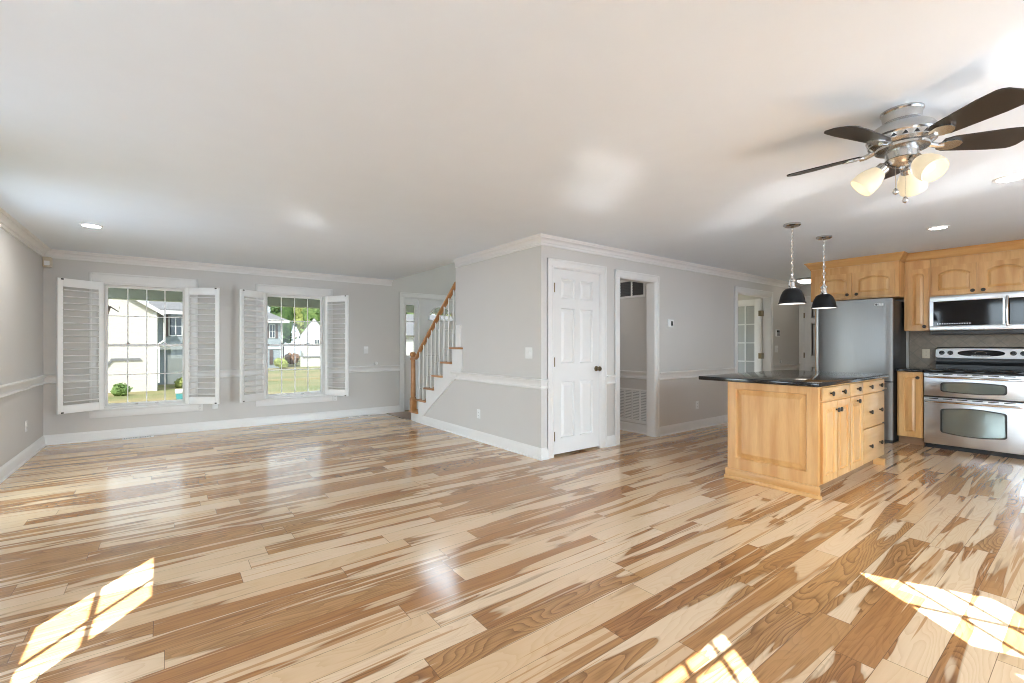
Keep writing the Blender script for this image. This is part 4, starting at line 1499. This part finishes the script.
def downlight(x, y, label, lens, rad=0.068):
    r = thing('downlight', label, 'ceiling light', (x, y, H), 0, 'recessed ceiling lights')
    b = MB()
    b.lathe([(rad + 0.022, 0), (rad + 0.02, -0.006), (rad + 0.002, -0.008), (rad, -0.002)], (x, y, H), n=32, cap0=False, cap1=False)
    b.build('trim_ring', M['plastic'], r)
    b = MB()
    b.lathe([(rad + 0.002, -0.001), (rad + 0.001, -0.004), (0, -0.005)], (x, y, H), n=32)
    b.build('lens', M[lens], r)


downlight(-0.596, 6.141, 'round recessed ceiling light near the far left window', 'canlight')
downlight(6.223, 1.062, 'round recessed ceiling light just in front of the microwave cabinets', 'canlight_dim')
downlight(4.787, 0.437, 'round recessed ceiling light right of the ceiling fan', 'canlight_dim')

hl = thing('flush_light', 'domed flush ceiling light glowing in the passage past the kitchen', 'ceiling light', (9.12, 3.3, 2.32))
b = MB()
b.lathe([(0.15, 2.44), (0.155, 2.425), (0.15, 2.405)], (9.12, 3.3, 0), n=32)
b.build('rim', M['nickel'], hl)
b = MB()
b.lathe([(0.142, 2.41), (0.13, 2.385), (0.09, 2.362), (0.03, 2.35), (0, 2.349)], (9.12, 3.3, 0), n=32)
b.build('bowl', M['bowl'], hl)

cl = thing('flush_light', 'added unseen flush ceiling light brightening the narrow corridor', 'ceiling light', (4.9, 4.7, 2.36))  # no known fixture here; added to brighten the corridor
b = MB()
b.lathe([(0.13, 2.44), (0.134, 2.428), (0.13, 2.415)], (4.9, 4.7, 0), n=28)
b.build('rim', M['nickel'], cl)
b = MB()
b.lathe([(0.124, 2.42), (0.11, 2.395), (0.07, 2.378), (0, 2.37)], (4.9, 4.7, 0), n=28)
b.build('bowl', M['corridor_fill_bowl'], cl)

# --- ceiling fan
FXc, FYc = 2.98, 0.645
fan = thing('ceiling_fan', 'brushed nickel ceiling fan with five dark blades and three lamps', 'ceiling fan', (FXc, FYc, 2.0))
c3 = (FXc, FYc, 0)
b = MB()
b.lathe([(0.088, 2.44), (0.088, 2.432), (0.082, 2.425), (0.078, 2.385), (0.072, 2.378)], c3, n=40)
b.build('canopy', M['nickel'], fan)
b = MB()
b.lathe([(0.07, 2.385), (0.095, 2.372), (0.125, 2.352), (0.142, 2.325), (0.147, 2.305), (0.145, 2.30), (0.141, 2.296), (0.136, 2.272), (0.115, 2.262), (0.10, 2.258)], c3, n=48)
mo = b.build('motor_housing', M['nickel'], fan)
b = MB()
for k in range(20):
    a = 2 * math.pi * k / 20
    m2 = Matrix.Translation((FXc, FYc, 2.284)) @ Matrix.Rotation(a, 4, 'Z')
    b.M = m2
    b.poly([(0.1395, -0.012, -0.008), (0.1395, 0.012, -0.008), (0.1425, 0.0, 0.008)])
b.build('vent_slots', M['black'], mo)
b = MB()
b.lathe([(0.10, 2.262), (0.11, 2.255), (0.11, 2.243), (0.095, 2.238)], c3, n=40)
b.build('flywheel', M['nickel'], fan)
b = MB()
b.lathe([(0.06, 2.245), (0.068, 2.237), (0.068, 2.195), (0.072, 2.19), (0.058, 2.172), (0.034, 2.16), (0.012, 2.156), (0.010, 2.145), (0, 2.14)], c3, n=36)
b.build('switch_housing', M['nickel'], fan)
BL_R = 0.525
for k in range(5):
    a = R(165.5 + 72 * k)
    Mb = Matrix.Translation((FXc, FYc, 2.256)) @ Matrix.Rotation(a, 4, 'Z') @ Matrix.Rotation(R(-13), 4, 'X')
    b = MB(Mb)
    out = []
    for i in range(25):
        t = i / 24
        x = 0.165 + (BL_R - 0.165) * t
        hw = 0.052 + 0.026 * min(1, t * 1.5)
        if t > 0.86:
            hw *= math.sqrt(max(0.0, 1 - ((t - 0.86) / 0.14) ** 2)) * 0.96 + 0.04
        if t < 0.08:
            hw *= 0.75 + 0.25 * t / 0.08
        out.append((x, hw))
    loop = [(x, w) for x, w in out] + [(x, -w) for x, w in out[::-1]]
    b.rings([[(x, w, -0.003) for x, w in loop], [(x, w, 0.003) for x, w in loop]])
    bl = b.build('blade', M['blade'], fan, ang=40)
    b = MB(Mb)
    b.tube([(0.09, 0, 0.012), (0.12, 0, 0.004), (0.15, 0.0, -0.006), (0.175, 0, -0.008)], [0.016, 0.013, 0.013, 0.012], 8)
    sp = [(0.15, 0.016), (0.175, 0.034), (0.21, 0.040), (0.235, 0.03), (0.25, 0.012), (0.25, -0.012), (0.235, -0.03), (0.21, -0.040), (0.175, -0.034), (0.15, -0.016)]
    b.rings([[(x, w, -0.004) for x, w in sp], [(x, w, -0.011) for x, w in sp]])
    b.build('blade_bracket', M['nickel'], bl)
for k, a in enumerate((116, 236, 356)):
    aa = R(a)
    d = Vector((math.cos(aa), math.sin(aa), 0))
    p0 = Vector((FXc, FYc, 2.187)) + d * 0.03
    ax = (d * 0.74 + Vector((0, 0, -0.70))).normalized()
    b = MB()
    b.tube([p0 - d * 0.02, p0 + d * 0.02, p0 + d * 0.03 + ax * 0.02], 0.012, 8)
    b.lathe([(0.02, 0.02), (0.03, 0.03), (0.031, 0.06), (0.026, 0.062)], p0 + d * 0.02, ax, n=20)
    arm = b.build('lamp_arm', M['nickel'], fan)
    b = MB()
    s0 = p0 + d * 0.02
    oP = [(0.026, 0.05), (0.040, 0.066), (0.054, 0.097), (0.061, 0.128), (0.061, 0.152), (0.058, 0.168)]
    iP = [(0.055, 0.168), (0.057, 0.152), (0.057, 0.128), (0.050, 0.099), (0.036, 0.070), (0.022, 0.056)]
    b.lathe(oP + iP, s0, ax, n=32, cap0=False, cap1=False)
    shd = b.build('lamp_shade', M['lampglass'], fan)
    b = MB()
    b.lathe([(0.012, 0.06), (0.014, 0.08), (0.026, 0.105), (0.028, 0.12), (0.019, 0.138), (0, 0.143)], s0, ax, n=20)
    b.build('bulb', M['bulb'], shd)
for dx, dy, z1 in ((-0.022, 0.02, 2.045), (0.006, -0.012, 2.0)):
    b = MB()
    b.cyl((FXc + dx, FYc + dy, z1), (FXc + dx, FYc + dy, 2.17), 0.0016, n=6)
    b.lathe([(0.0, 0.0), (0.010, 0.006), (0.013, 0.016), (0.008, 0.03), (0.003, 0.034)], (FXc + dx, FYc + dy, z1 - 0.03), n=14)
    b.build('pull_chain', M['nickel'], fan)


# ------------------------------------------------------------------ small wall fittings
def plate(name, label, cat, MM, w, h, kind, mat=None, group=None):
    r = thing(name, label, cat, MM.translation, 0, group)
    b = MB(MM)
    b.box(-w / 2, w / 2, -0.006, 0, -h / 2, h / 2, 0.003)
    b.build('cover_plate', mat or M['plastic'], r)
    if kind == 'outlet':
        for s in (-1, 1):
            b = MB(MM)
            b.lathe([(0.017, 0), (0.017, 0.003), (0, 0.0035)], (0, -0.005, s * 0.021), (0, -1, 0), n=16)
            sk = b.build('socket', mat or M['plastic'], r)
            b = MB(MM)
            for x in (-0.006, 0.006):
                b.box(x - 0.0013, x + 0.0013, -0.0095, -0.008, s * 0.021 - 0.003, s * 0.021 + 0.006)
            b.build('slots', M['darkslot'], sk)
    elif kind.startswith('switch'):
        n = int(kind[-1])
        for i in range(n):
            b = MB(MM)
            x = (i - (n - 1) / 2) * 0.046
            b.box(x - 0.005, x + 0.005, -0.016, -0.005, -0.004, 0.014, 0.002)
            b.build('toggle', M['plastic'], r)
    return r


FYm = lambda x, z, y=YH: FY(x, y, z)
ML = Matrix(((0, -1, 0, XL), (1, 0, 0, 7.15), (0, 0, 1, 0.365), (0, 0, 0, 1)))
plate('wall_outlet', 'white duplex outlet low on the far left wall', 'outlet', ML, 0.075, 0.12, 'outlet')
plate('wall_outlet', 'white duplex outlet low on the grey wall beneath the stairs', 'outlet', FX(XS, 5.0, 0.35), 0.075, 0.12, 'outlet')
plate('wall_outlet', 'white duplex outlet below the thermostat, left of the island', 'outlet', FYm(6.329, 0.351), 0.075, 0.12, 'outlet')
plate('wall_outlet', 'almond outlet on the stone backsplash beside the stove', 'outlet', FX(8.036, 1.49, 1.135), 0.078, 0.122, 'outlet', M['almond'])
plate('light_switch', 'white single switch between the right window and front door', 'light switch', FYm(2.829, 1.161, YB), 0.078, 0.125, 'switch1')
plate('light_switch', 'white double switch plate beside the corner near six-panel door', 'light switch', FX(XS, 3.965, 1.16), 0.12, 0.125, 'switch2')
plate('light_switch', 'white switch plate under the passage keypad', 'light switch', FYm(8.99, 1.176), 0.12, 0.125, 'switch2')
plate('wall_plate', 'small white plate under shutter of left window, closer to its sill', 'wall plate', FYm(0.387, 0.339, YB), 0.07, 0.10, 'outlet')
plate('wall_plate', 'small white plate under free edge of left window shutter', 'wall plate', FYm(0.571, 0.345, YB), 0.07, 0.08, 'blank')
plate('wall_plate', 'small white plate under the shutter nearest the front door', 'wall plate', FYm(2.294, 0.343, YB), 0.07, 0.09, 'outlet')


def bumper(x, y, z, label):
    b = MB()
    b.lathe([(0.032, 0), (0.032, 0.006), (0.026, 0.014), (0.014, 0.018), (0.0, 0.015)], (x, y, z), (0, -1, 0), n=24)
    tag(b.build('wall_bumper', M['plastic']), label, 'door bumper')


bumper(3.012, YB, 0.918, 'round white wall bumper above chair rail near the front door')
bumper(9.174, YH, 0.939, 'round white wall bumper in the passage beside refrigerator')

th_ = thing('thermostat', 'square white thermostat with black screen on the grey wall', 'thermostat', (5.639, YH, 1.5))
b = MB(FYm(5.639, 1.552))
b.box(-0.06, 0.06, -0.022, 0, -0.055, 0.055, 0.006)
b.build('case', M['plastic'], th_)
b = MB(FYm(5.639, 1.552))
b.box(-0.005, 0.036, -0.0235, -0.02, -0.032, 0.032, 0.002)
b.build('screen', M['blackglass'], th_)

kp = thing('alarm_keypad', 'small grey alarm keypad on the passage wall', 'keypad', (9.026, YH, 1.41))
b = MB(FYm(9.026, 1.473))
b.box(-0.075, 0.075, -0.025, 0, -0.065, 0.065, 0.006)
b.build('case', M['plastic'], kp)
b = MB(FYm(9.026, 1.473))
b.box(-0.06, 0.06, -0.027, -0.022, 0.005, 0.05, 0.002)
b.build('screen', M['blackglass'], kp)
b = MB(FYm(9.026, 1.473))
for i in range(4):
    for k in range(3):
        b.box(-0.055 + i * 0.03, -0.035 + i * 0.03, -0.028, -0.022, -0.05 + k * 0.016, -0.039 + k * 0.016)
b.build('keys', M['charcoal'], kp)

ms_ = thing('motion_sensor', 'beige motion sensor high in the far left corner', 'sensor', (XL + 0.06, 7.97, 2.22))
b = MB()
b.box(XL + 0.002, -1.137, 7.94, 8.028, 2.215, 2.34, 0.01)
b.build('case', M['almond'], ms_)
b = MB()
b.box(XL + 0.02, -1.152, 7.931, 7.942, 2.235, 2.29, 0.006)
b.build('lens', M['plastic'], ms_)

# return air grilles on the corridor wall
for nm, label, y0, y1, z0, z1, nb, dark in (
        ('air_grille', 'white slatted return grille low on the corridor wall', 4.45, 3.90, 0.14, 0.62, 4, False),
        ('air_grille', 'dark louvred return grille high on the corridor wall', 4.42, 3.95, 1.93, 2.20, 2, True)):
    g = thing(nm, label, 'air grille', (5.35, (y0 + y1) / 2, z0))
    mg = FX(5.35, y0, z0)
    w, h = y0 - y1, z1 - z0
    b = MB(mg)
    f = 0.03
    b.box(0, w, -0.012, 0, 0, f, 0.003)
    b.box(0, w, -0.012, 0, h - f, h, 0.003)
    b.box(0, f, -0.012, 0, f, h - f, 0.003)
    b.box(w - f, w, -0.012, 0, f, h - f, 0.003)
    for i in range(1, nb):
        x = w * i / nb
        b.box(x - 0.012, x + 0.012, -0.011, 0, f, h - f)
    b.build('frame', M['trim'], g)
    b = MB(mg)
    n = int((h - 2 * f) / 0.022)
    for i in range(n):
        z = f + (h - 2 * f) * (i + 0.5) / n
        b.rings([[(f, -0.009, z - 0.0095), (f, -0.001, z + 0.0085), (f, 0.0, z + 0.0085), (f, -0.008, z - 0.0095)],
                 [(w - f, -0.009, z - 0.0095), (w - f, -0.001, z + 0.0085), (w - f, 0.0, z + 0.0085), (w - f, -0.008, z - 0.0095)]])
    b.build('slats', M['duct'] if dark else M['trim'], g)
    b = MB(mg)
    b.box(f, w - f, -0.0015, -0.0005, f, h - f)
    b.build('duct', M['duct'], g)

for x0, x1, y, label in ((-0.47, -0.14, 7.925, 'white floor register under the left window'), (2.5, 2.86, 7.95, 'pale floor register near the front door')):
    r = thing('floor_register', label, 'floor register', ((x0 + x1) / 2, y, 0))
    b = MB()
    b.box(x0, x1, y - 0.05, y + 0.05, 0.0, 0.005, 0.002)
    b.build('frame', M['plastic'], r)
    b = MB()
    n = 16
    for i in range(n):
        xx = x0 + 0.02 + (x1 - x0 - 0.04) * i / n
        if abs(i - n / 2) < 1:
            continue
        b.box(xx, xx + 0.009, y - 0.035, y + 0.035, 0.0045, 0.0056)
    b.build('slots', M['charcoal'], r)

# ------------------------------------------------------------------ outside the front windows
GZ = -1.6
b = MB()
b.box(-60, 80, 8.2, 130, GZ - 0.3, GZ)
b.build('ground_lawn', M['lawn'], kind='structure', smooth=False)
b = MB()
b.box(-60, 80, -60, -1.9, -0.75, -0.6)
b.box(-60, -1.5, -1.9, 8.2, -0.75, -0.6)
b.build('ground_rear', M['yard'], kind='structure', smooth=False)
b = MB()
rp = [(2.0, 24.5), (14, 28.5), (30, 44), (50, 60)]
for (xa, ya), (xb, yb2) in zip(rp, rp[1:]):
    b.poly([(xa, ya - 1.5, GZ + 0.02), (xb, yb2 - 5, GZ + 0.02), (xb, yb2 + 3, GZ + 0.02), (xa, ya + 4, GZ + 0.02)])
b.build('road_street', M['road'], kind='structure', smooth=False)
b = MB()
b.box(-1.6, 6.4, 8.17, 9.75, 2.36, 2.42)
b.box(-1.6, 6.4, 9.75, 9.95, 2.005, 2.5)
b.build('roof_porch', M['soffit'], kind='structure', smooth=False)
b = MB()
b.box(-1.6, 6.4, 8.17, 9.9, -0.2, -0.04)
b.build('floor_porch', M['concrete'], kind='structure', smooth=False)


def roof_prism(b, x0, x1, y0, y1, ze, zr, oh=0.35, th=0.18):
    """gable roof with its ridge along y"""
    xc = (x0 + x1) / 2
    s = (zr - ze) / (xc - x0)
    a = [(x0 - oh, ze - oh * s), (xc, zr), (x1 + oh, ze - oh * s), (x1 + oh, ze - oh * s + th), (xc, zr + th), (x0 - oh, ze - oh * s + th)]
    b.rings([[(p[0], y0 - oh, p[1]) for p in a], [(p[0], y1 + oh, p[1]) for p in a]])


def gable_box(b, x0, x1, y0, y1, z0, ze, zr):
    xc = (x0 + x1) / 2
    a = [(x0, z0), (x1, z0), (x1, ze), (xc, zr), (x0, ze)]
    b.rings([[(p[0], y0, p[1]) for p in a], [(p[0], y1, p[1]) for p in a]])


def ext_window(root, x0, x1, z0, z1, y, shutters=True, sw=0.25):
    b = MB(FY(0, y))
    b.box(x0, x1, -0.06, 0.0, z0, z1)
    f = b.build('window', M['ext_white'], root)
    b = MB(FY(0, y))
    xm, zm = (x0 + x1) / 2, (z0 + z1) / 2
    e = 0.07
    for xa, xb in ((x0 + e, xm - e / 2), (xm + e / 2, x1 - e)):
        for za, zb in ((z0 + e, zm - 0.02), (zm + 0.02, z1 - e)):
            b.box(xa, xb, -0.07, -0.05, za, zb)
    b.build('pane', M['ext_glass'], f)
    if shutters:
        for xa in (x0 - sw - 0.03, x1 + 0.03):
            b = MB(FY(0, y))
            b.box(xa, xa + sw, -0.06, 0, z0 - 0.03, z1 + 0.05)
            b.build('shutter', M['ext_shutter'], root)


# cream garage wing with the recessed two-storey part
hA = thing('neighbour_house', 'cream sided house with garage wing across the lawn, behind left window', 'house', (-4, 38, GZ))
b = MB()
gable_box(b, -8.5, -0.49, 36, 46, GZ, 3.35, 6.0)
b.build('garage_wing', M['siding_w'], hA)
b = MB()
roof_prism(b, -8.5, -0.49, 36, 46, 3.35, 6.0, 0.3)
b.build('roof', M['shingle'], hA)
b = MB()
sA = (6.0 - 3.35) / 4.0
for sgn in (-1, 1):
    xe = -4.495 + sgn * 4.35
    b.rings([[(-4.495, 35.66, 5.95), (-4.495, 35.66, 6.2), (xe, 35.66, 6.2 - 4.35 * sA), (xe, 35.66, 5.95 - 4.35 * sA)],
             [(-4.495, 35.72, 5.95), (-4.495, 35.72, 6.2), (xe, 35.72, 6.2 - 4.35 * sA), (xe, 35.72, 5.95 - 4.35 * sA)]])
b.build('bargeboard', M['ext_white'], hA)
b = MB()
b.box(-0.66, -0.47, 35.94, 36.05, GZ, 3.3)
b.box(-0.44, -0.34, 35.9, 36.0, -1.1, 1.0)
b.tube([(-0.39, 35.95, 1.0), (-0.39, 35.95, 1.3), (-0.1, 36.2, 1.55), (-0.1, 36.2, 3.1)], 0.07, 6)
b.build('downspout', M['ext_white'], hA)
b = MB()
b.rings([[(-2.95, 35.93, -0.1), (-2.62, 35.93, 0.45), (-1.3, 35.93, 0.45), (-1.2, 35.93, 0.30), (-2.55, 35.93, 0.30), (-2.85, 35.93, -0.1)],
         [(-2.95, 36.0, -0.1), (-2.62, 36.0, 0.45), (-1.3, 36.0, 0.45), (-1.2, 36.0, 0.30), (-2.55, 36.0, 0.30), (-2.85, 36.0, -0.1)]])
b.build('garage_door_head', M['shingle'], hA)
b = MB()
b.box(-0.6, 3.2, 41, 49, 1.0, 3.75)
b.box(-0.6, 3.2, 41.3, 49, GZ, 1.0)
b.build('house_wall', M['siding_b'], hA)
b = MB()
b.rings([[(-1.0, 40.4, 3.6), (-1.0, 45, 6.1), (-1.0, 49.6, 3.6), (-1.0, 49.6, 3.8), (-1.0, 45, 6.35), (-1.0, 40.4, 3.8)],
         [(3.6, 40.4, 3.6), (3.6, 45, 6.1), (3.6, 49.6, 3.6), (3.6, 49.6, 3.8), (3.6, 45, 6.35), (3.6, 40.4, 3.8)]])
b.build('roof', M['shingle'], hA)
b = MB()
b.box(-0.6, 3.2, 40.9, 41.05, 0.92, 1.15)
b.box(-0.9, 3.5, 40.35, 40.45, 3.45, 3.7)
b.build('fascia', M['ext_white'], hA)
ext_window(hA, 0.107, 0.93, 1.9, 3.34, 41.0)
b = MB()
b.box(0.05, 3.0, 41.24, 41.3, GZ, 0.53)
for k in range(4):
    b.box(0.05, 3.0, 41.22, 41.25, GZ + 0.5 * k + 0.04, GZ + 0.5 * k + 0.46)
b.build('garage_door', M['ext_white'], hA)

hC = thing('neighbour_house', 'blue-grey two-storey house with brown shutters, behind right window', 'house', (7, 66, GZ))
b = MB()
b.box(2.5, 11.4, 62, 71, GZ, 4.2)
b.build('house_wall', M['siding_b'], hC)
b = MB()
b.rings([[(2.0, 61.3, 4.1), (12.0, 61.3, 4.1), (12.0, 71.7, 4.1), (2.0, 71.7, 4.1)],
         [(2.0, 61.3, 4.3), (12.0, 61.3, 4.3), (12.0, 71.7, 4.3), (2.0, 71.7, 4.3)],
         [(6.2, 66.2, 6.6), (7.8, 66.2, 6.6), (7.8, 66.8, 6.6), (6.2, 66.8, 6.6)]])
b.build('roof', M['shingle'], hC)
b = MB()
b.box(2.0, 12.05, 61.2, 61.32, 3.95, 4.32)
b.box(11.2, 11.42, 61.95, 62.0, GZ, 4.1)
b.box(2.5, 11.4, 61.9, 62.0, 0.75, 1.0)
b.build('fascia', M['ext_white'], hC)
ext_window(hC, 9.95, 10.6, 2.1, 3.75, 62)
ext_window(hC, 7.0, 8.0, 2.1, 3.75, 62)
b = MB()
b.box(9.98, 10.35, 61.9, 62.0, -1.1, 0.65)
b.build('door', M['ext_shutter'], hC)

MD = Matrix.Translation((15.58, 64, 0)) @ Matrix.Rotation(R(-13.7), 4, 'Z') @ Matrix.Translation((-15.58, -64, 0))
hD = thing('neighbour_house', 'white gabled house beside the trees, right side of right window', 'house', (15.7, 68, GZ))
b = MB(MD)
gable_box(b, 13.95, 17.25, 64, 72, GZ, 2.45, 4.75)
b.build('house_wall', M['siding_p'], hD)
b = MB(MD)
roof_prism(b, 13.95, 17.25, 64.3, 72, 2.45, 4.75, 0.2, 0.15)
b.build('roof', M['shingle'], hD)
for x in (15.72, 16.02):
    b = MB(MD)
    b.box(x, x + 0.16, 63.92, 64.0, 1.45, 1.95)
    b.build('window', M['ext_glass'], hD)
b = MB(MD)
b.box(14.2, 16.4, 63.85, 64.0, -0.36, -0.22)
b.build('ledge', M['shingle'], hD)
hE = thing('neighbour_house', 'white house with grey roof seen through the entry sidelight', 'house', (32, 60, GZ))
b = MB()
b.box(24, 36, 56, 64, GZ, 2.6)
b.build('house_wall', M['siding_p'], hE)
b = MB()
b.rings([[(23.4, 55.4, 2.5), (23.4, 60, 5.6), (23.4, 64.6, 2.5)], [(36.6, 55.4, 2.5), (36.6, 60, 5.6), (36.6, 64.6, 2.5)]])
b.build('roof', M['shingle'], hE)
for x in (27.0, 30.5):
    ext_window(hE, x, x + 1.0, 0.2, 1.8, 56, False)


def leaves(b, blobs, n, size):
    for _ in range(n):
        c, r = random.choice(blobs)
        while True:
            p = Vector((random.uniform(-1, 1), random.uniform(-1, 1), random.uniform(-1, 1)))
            if 0.35 < p.length <= 1:
                break
        q = Vector((c[0] + p.x * r[0], c[1] + p.y * r[1], c[2] + p.z * r[2]))
        u = Vector((random.gauss(0, 1), random.gauss(0, 1), random.gauss(0, 0.6))).normalized()
        w = u.cross(Vector((random.gauss(0, 1), random.gauss(0, 1), random.gauss(0, 1)))).normalized()
        s = size * random.uniform(0.6, 1.3)
        b.poly([q - u * s, q - w * s * 0.5, q + u * s, q + w * s * 0.5])


def tree(x, y, h, rad, mat, label, n=900, size=0.45, group='trees behind the far houses'):
    t = thing('tree', label, 'tree', (x, y, GZ), 0, group)
    b = MB()
    b.tube([(x, y, GZ), (x + 0.1, y, GZ + h * 0.3), (x - 0.1, y, GZ + h * 0.7)], [0.35, 0.28, 0.12], 8)
    b.build('trunk', M['bark'], t)
    blobs = []
    for _ in range(9):
        a, rr = random.uniform(0, 6.28), random.uniform(0, 0.5) * rad
        zz = GZ + h * random.uniform(0.25, 0.88)
        k = rad * random.uniform(0.4, 0.62)
        blobs.append(((x + rr * math.cos(a), y + rr * math.sin(a), zz), (k, k, k * 0.9)))
    blobs.append(((x, y, GZ + h * 0.55), (rad * 0.92, rad * 0.92, h * 0.42)))
    b = MB()
    for c, r in blobs:
        b.ell(c, tuple(q * 0.8 for q in r), 2, 0.12)
    leaves(b, blobs, n, size)
    b.build('crown', mat, t, recalc=False)


tl = [(14.6, 80, 14, 2.35, 'leaf2', 'dark green tree just past the roof of the blue-grey house'),
      (19.4, 80, 15, 2.4, 'leaf1', 'mid-green tree rising midway between blue-grey and white houses'),
      (24.2, 81, 15, 2.3, 'leaf3', 'yellow-green tree behind the right slope of the white gable'),
      (20.6, 92, 19, 2.9, 'leaf3', 'pale yellow-green tree standing behind its darker neighbours'),
      (26.6, 93, 19, 2.9, 'leaf2', 'tall dark green tree behind the white gabled house'),
      (32.6, 94, 19, 2.9, 'leaf1', 'tall mid-green tree furthest right behind the white gable'),
      (35.5, 74, 14, 3.2, 'leaf1', 'leafy green tree seen through the entry sidelight'),
      (43.0, 76, 15, 3.4, 'leaf3', 'pale green tree behind the sidelight house')]
for x, y, h, rad, m_, lb in tl:
    tree(x, y, h, rad, M[m_], lb)
# bare dark limb drooping in front of the left window
bt = thing('branch_tree', 'dark bare tree limb drooping at the left window corner', 'tree', (-3.4, 18, GZ))
b = MB()
b.tube([(-3.4, 18, GZ), (-3.3, 18, 1.5), (-3.0, 18, 3.2), (-2.2, 18, 3.3), (-1.62, 18, 2.75), (-1.35, 18, 2.35), (-1.40, 18, 2.1)], [0.16, 0.13, 0.1, 0.06, 0.035, 0.028, 0.012], 7)
b.tube([(-1.62, 18, 2.75), (-1.2, 18, 2.7), (-1.08, 18, 2.85)], [0.03, 0.02, 0.008], 6)
b.tube([(-1.35, 18, 2.35), (-1.55, 18, 2.05), (-1.6, 18, 1.98)], [0.026, 0.02, 0.008], 6)
b.tube([(-1.35, 18, 2.4), (-1.15, 18, 2.25), (-1.12, 18, 2.4)], [0.02, 0.014, 0.006], 6)
b.build('trunk', M['bark'], bt)


def shrub(x, y, r, mat, label, h=0.7):
    b = MB()
    blobs = [((x + random.uniform(-0.4, 0.4) * r, y, GZ + h * random.uniform(0.3, 0.6)), (r * 0.6, r * 0.6, h * 0.5)) for _ in range(5)]
    for c, q in blobs:
        b.ell(c, tuple(t * 0.8 for t in q), 2, 0.15)
    leaves(b, blobs, 260, 0.09 * max(1, r))
    tag(b.build('shrub', mat, recalc=False), label, 'shrub', 'shrubs on the lawn')


shrub(-2.05, 33.5, 0.5, M['leaf1'], 'rounded green shrub before the cream garage wall', 0.75)
shrub(0.75, 37.5, 0.5, M['leaf3'], 'yellow-green shrub near the left house garage door', 0.7)
shrub(15.0, 74, 1.3, M['leaf4'], 'russet shrub between blue-grey and white houses', 1.7)
shrub(10.9, 60.5, 1.0, M['leaf3'], 'pale shrub at the foot of the blue-grey house', 1.3)
tb = thing('storage_tub', 'teal tub with pale lid on the lawn at the left window corner', 'tub', (0.72, 26, GZ))
b = MB()
b.rings([[(0.40, 25.8, GZ), (1.0, 25.8, GZ), (1.0, 26.3, GZ), (0.40, 26.3, GZ)], [(0.33, 25.75, GZ + 0.62), (1.05, 25.75, GZ + 0.62), (1.05, 26.35, GZ + 0.62), (0.33, 26.35, GZ + 0.62)]])
b.build('bin', M['teal'], tb)
b = MB()
b.box(0.31, 1.07, 25.72, 26.38, GZ + 0.62, GZ + 0.8, 0.04)
b.build('lid', M['ext_white'], tb)
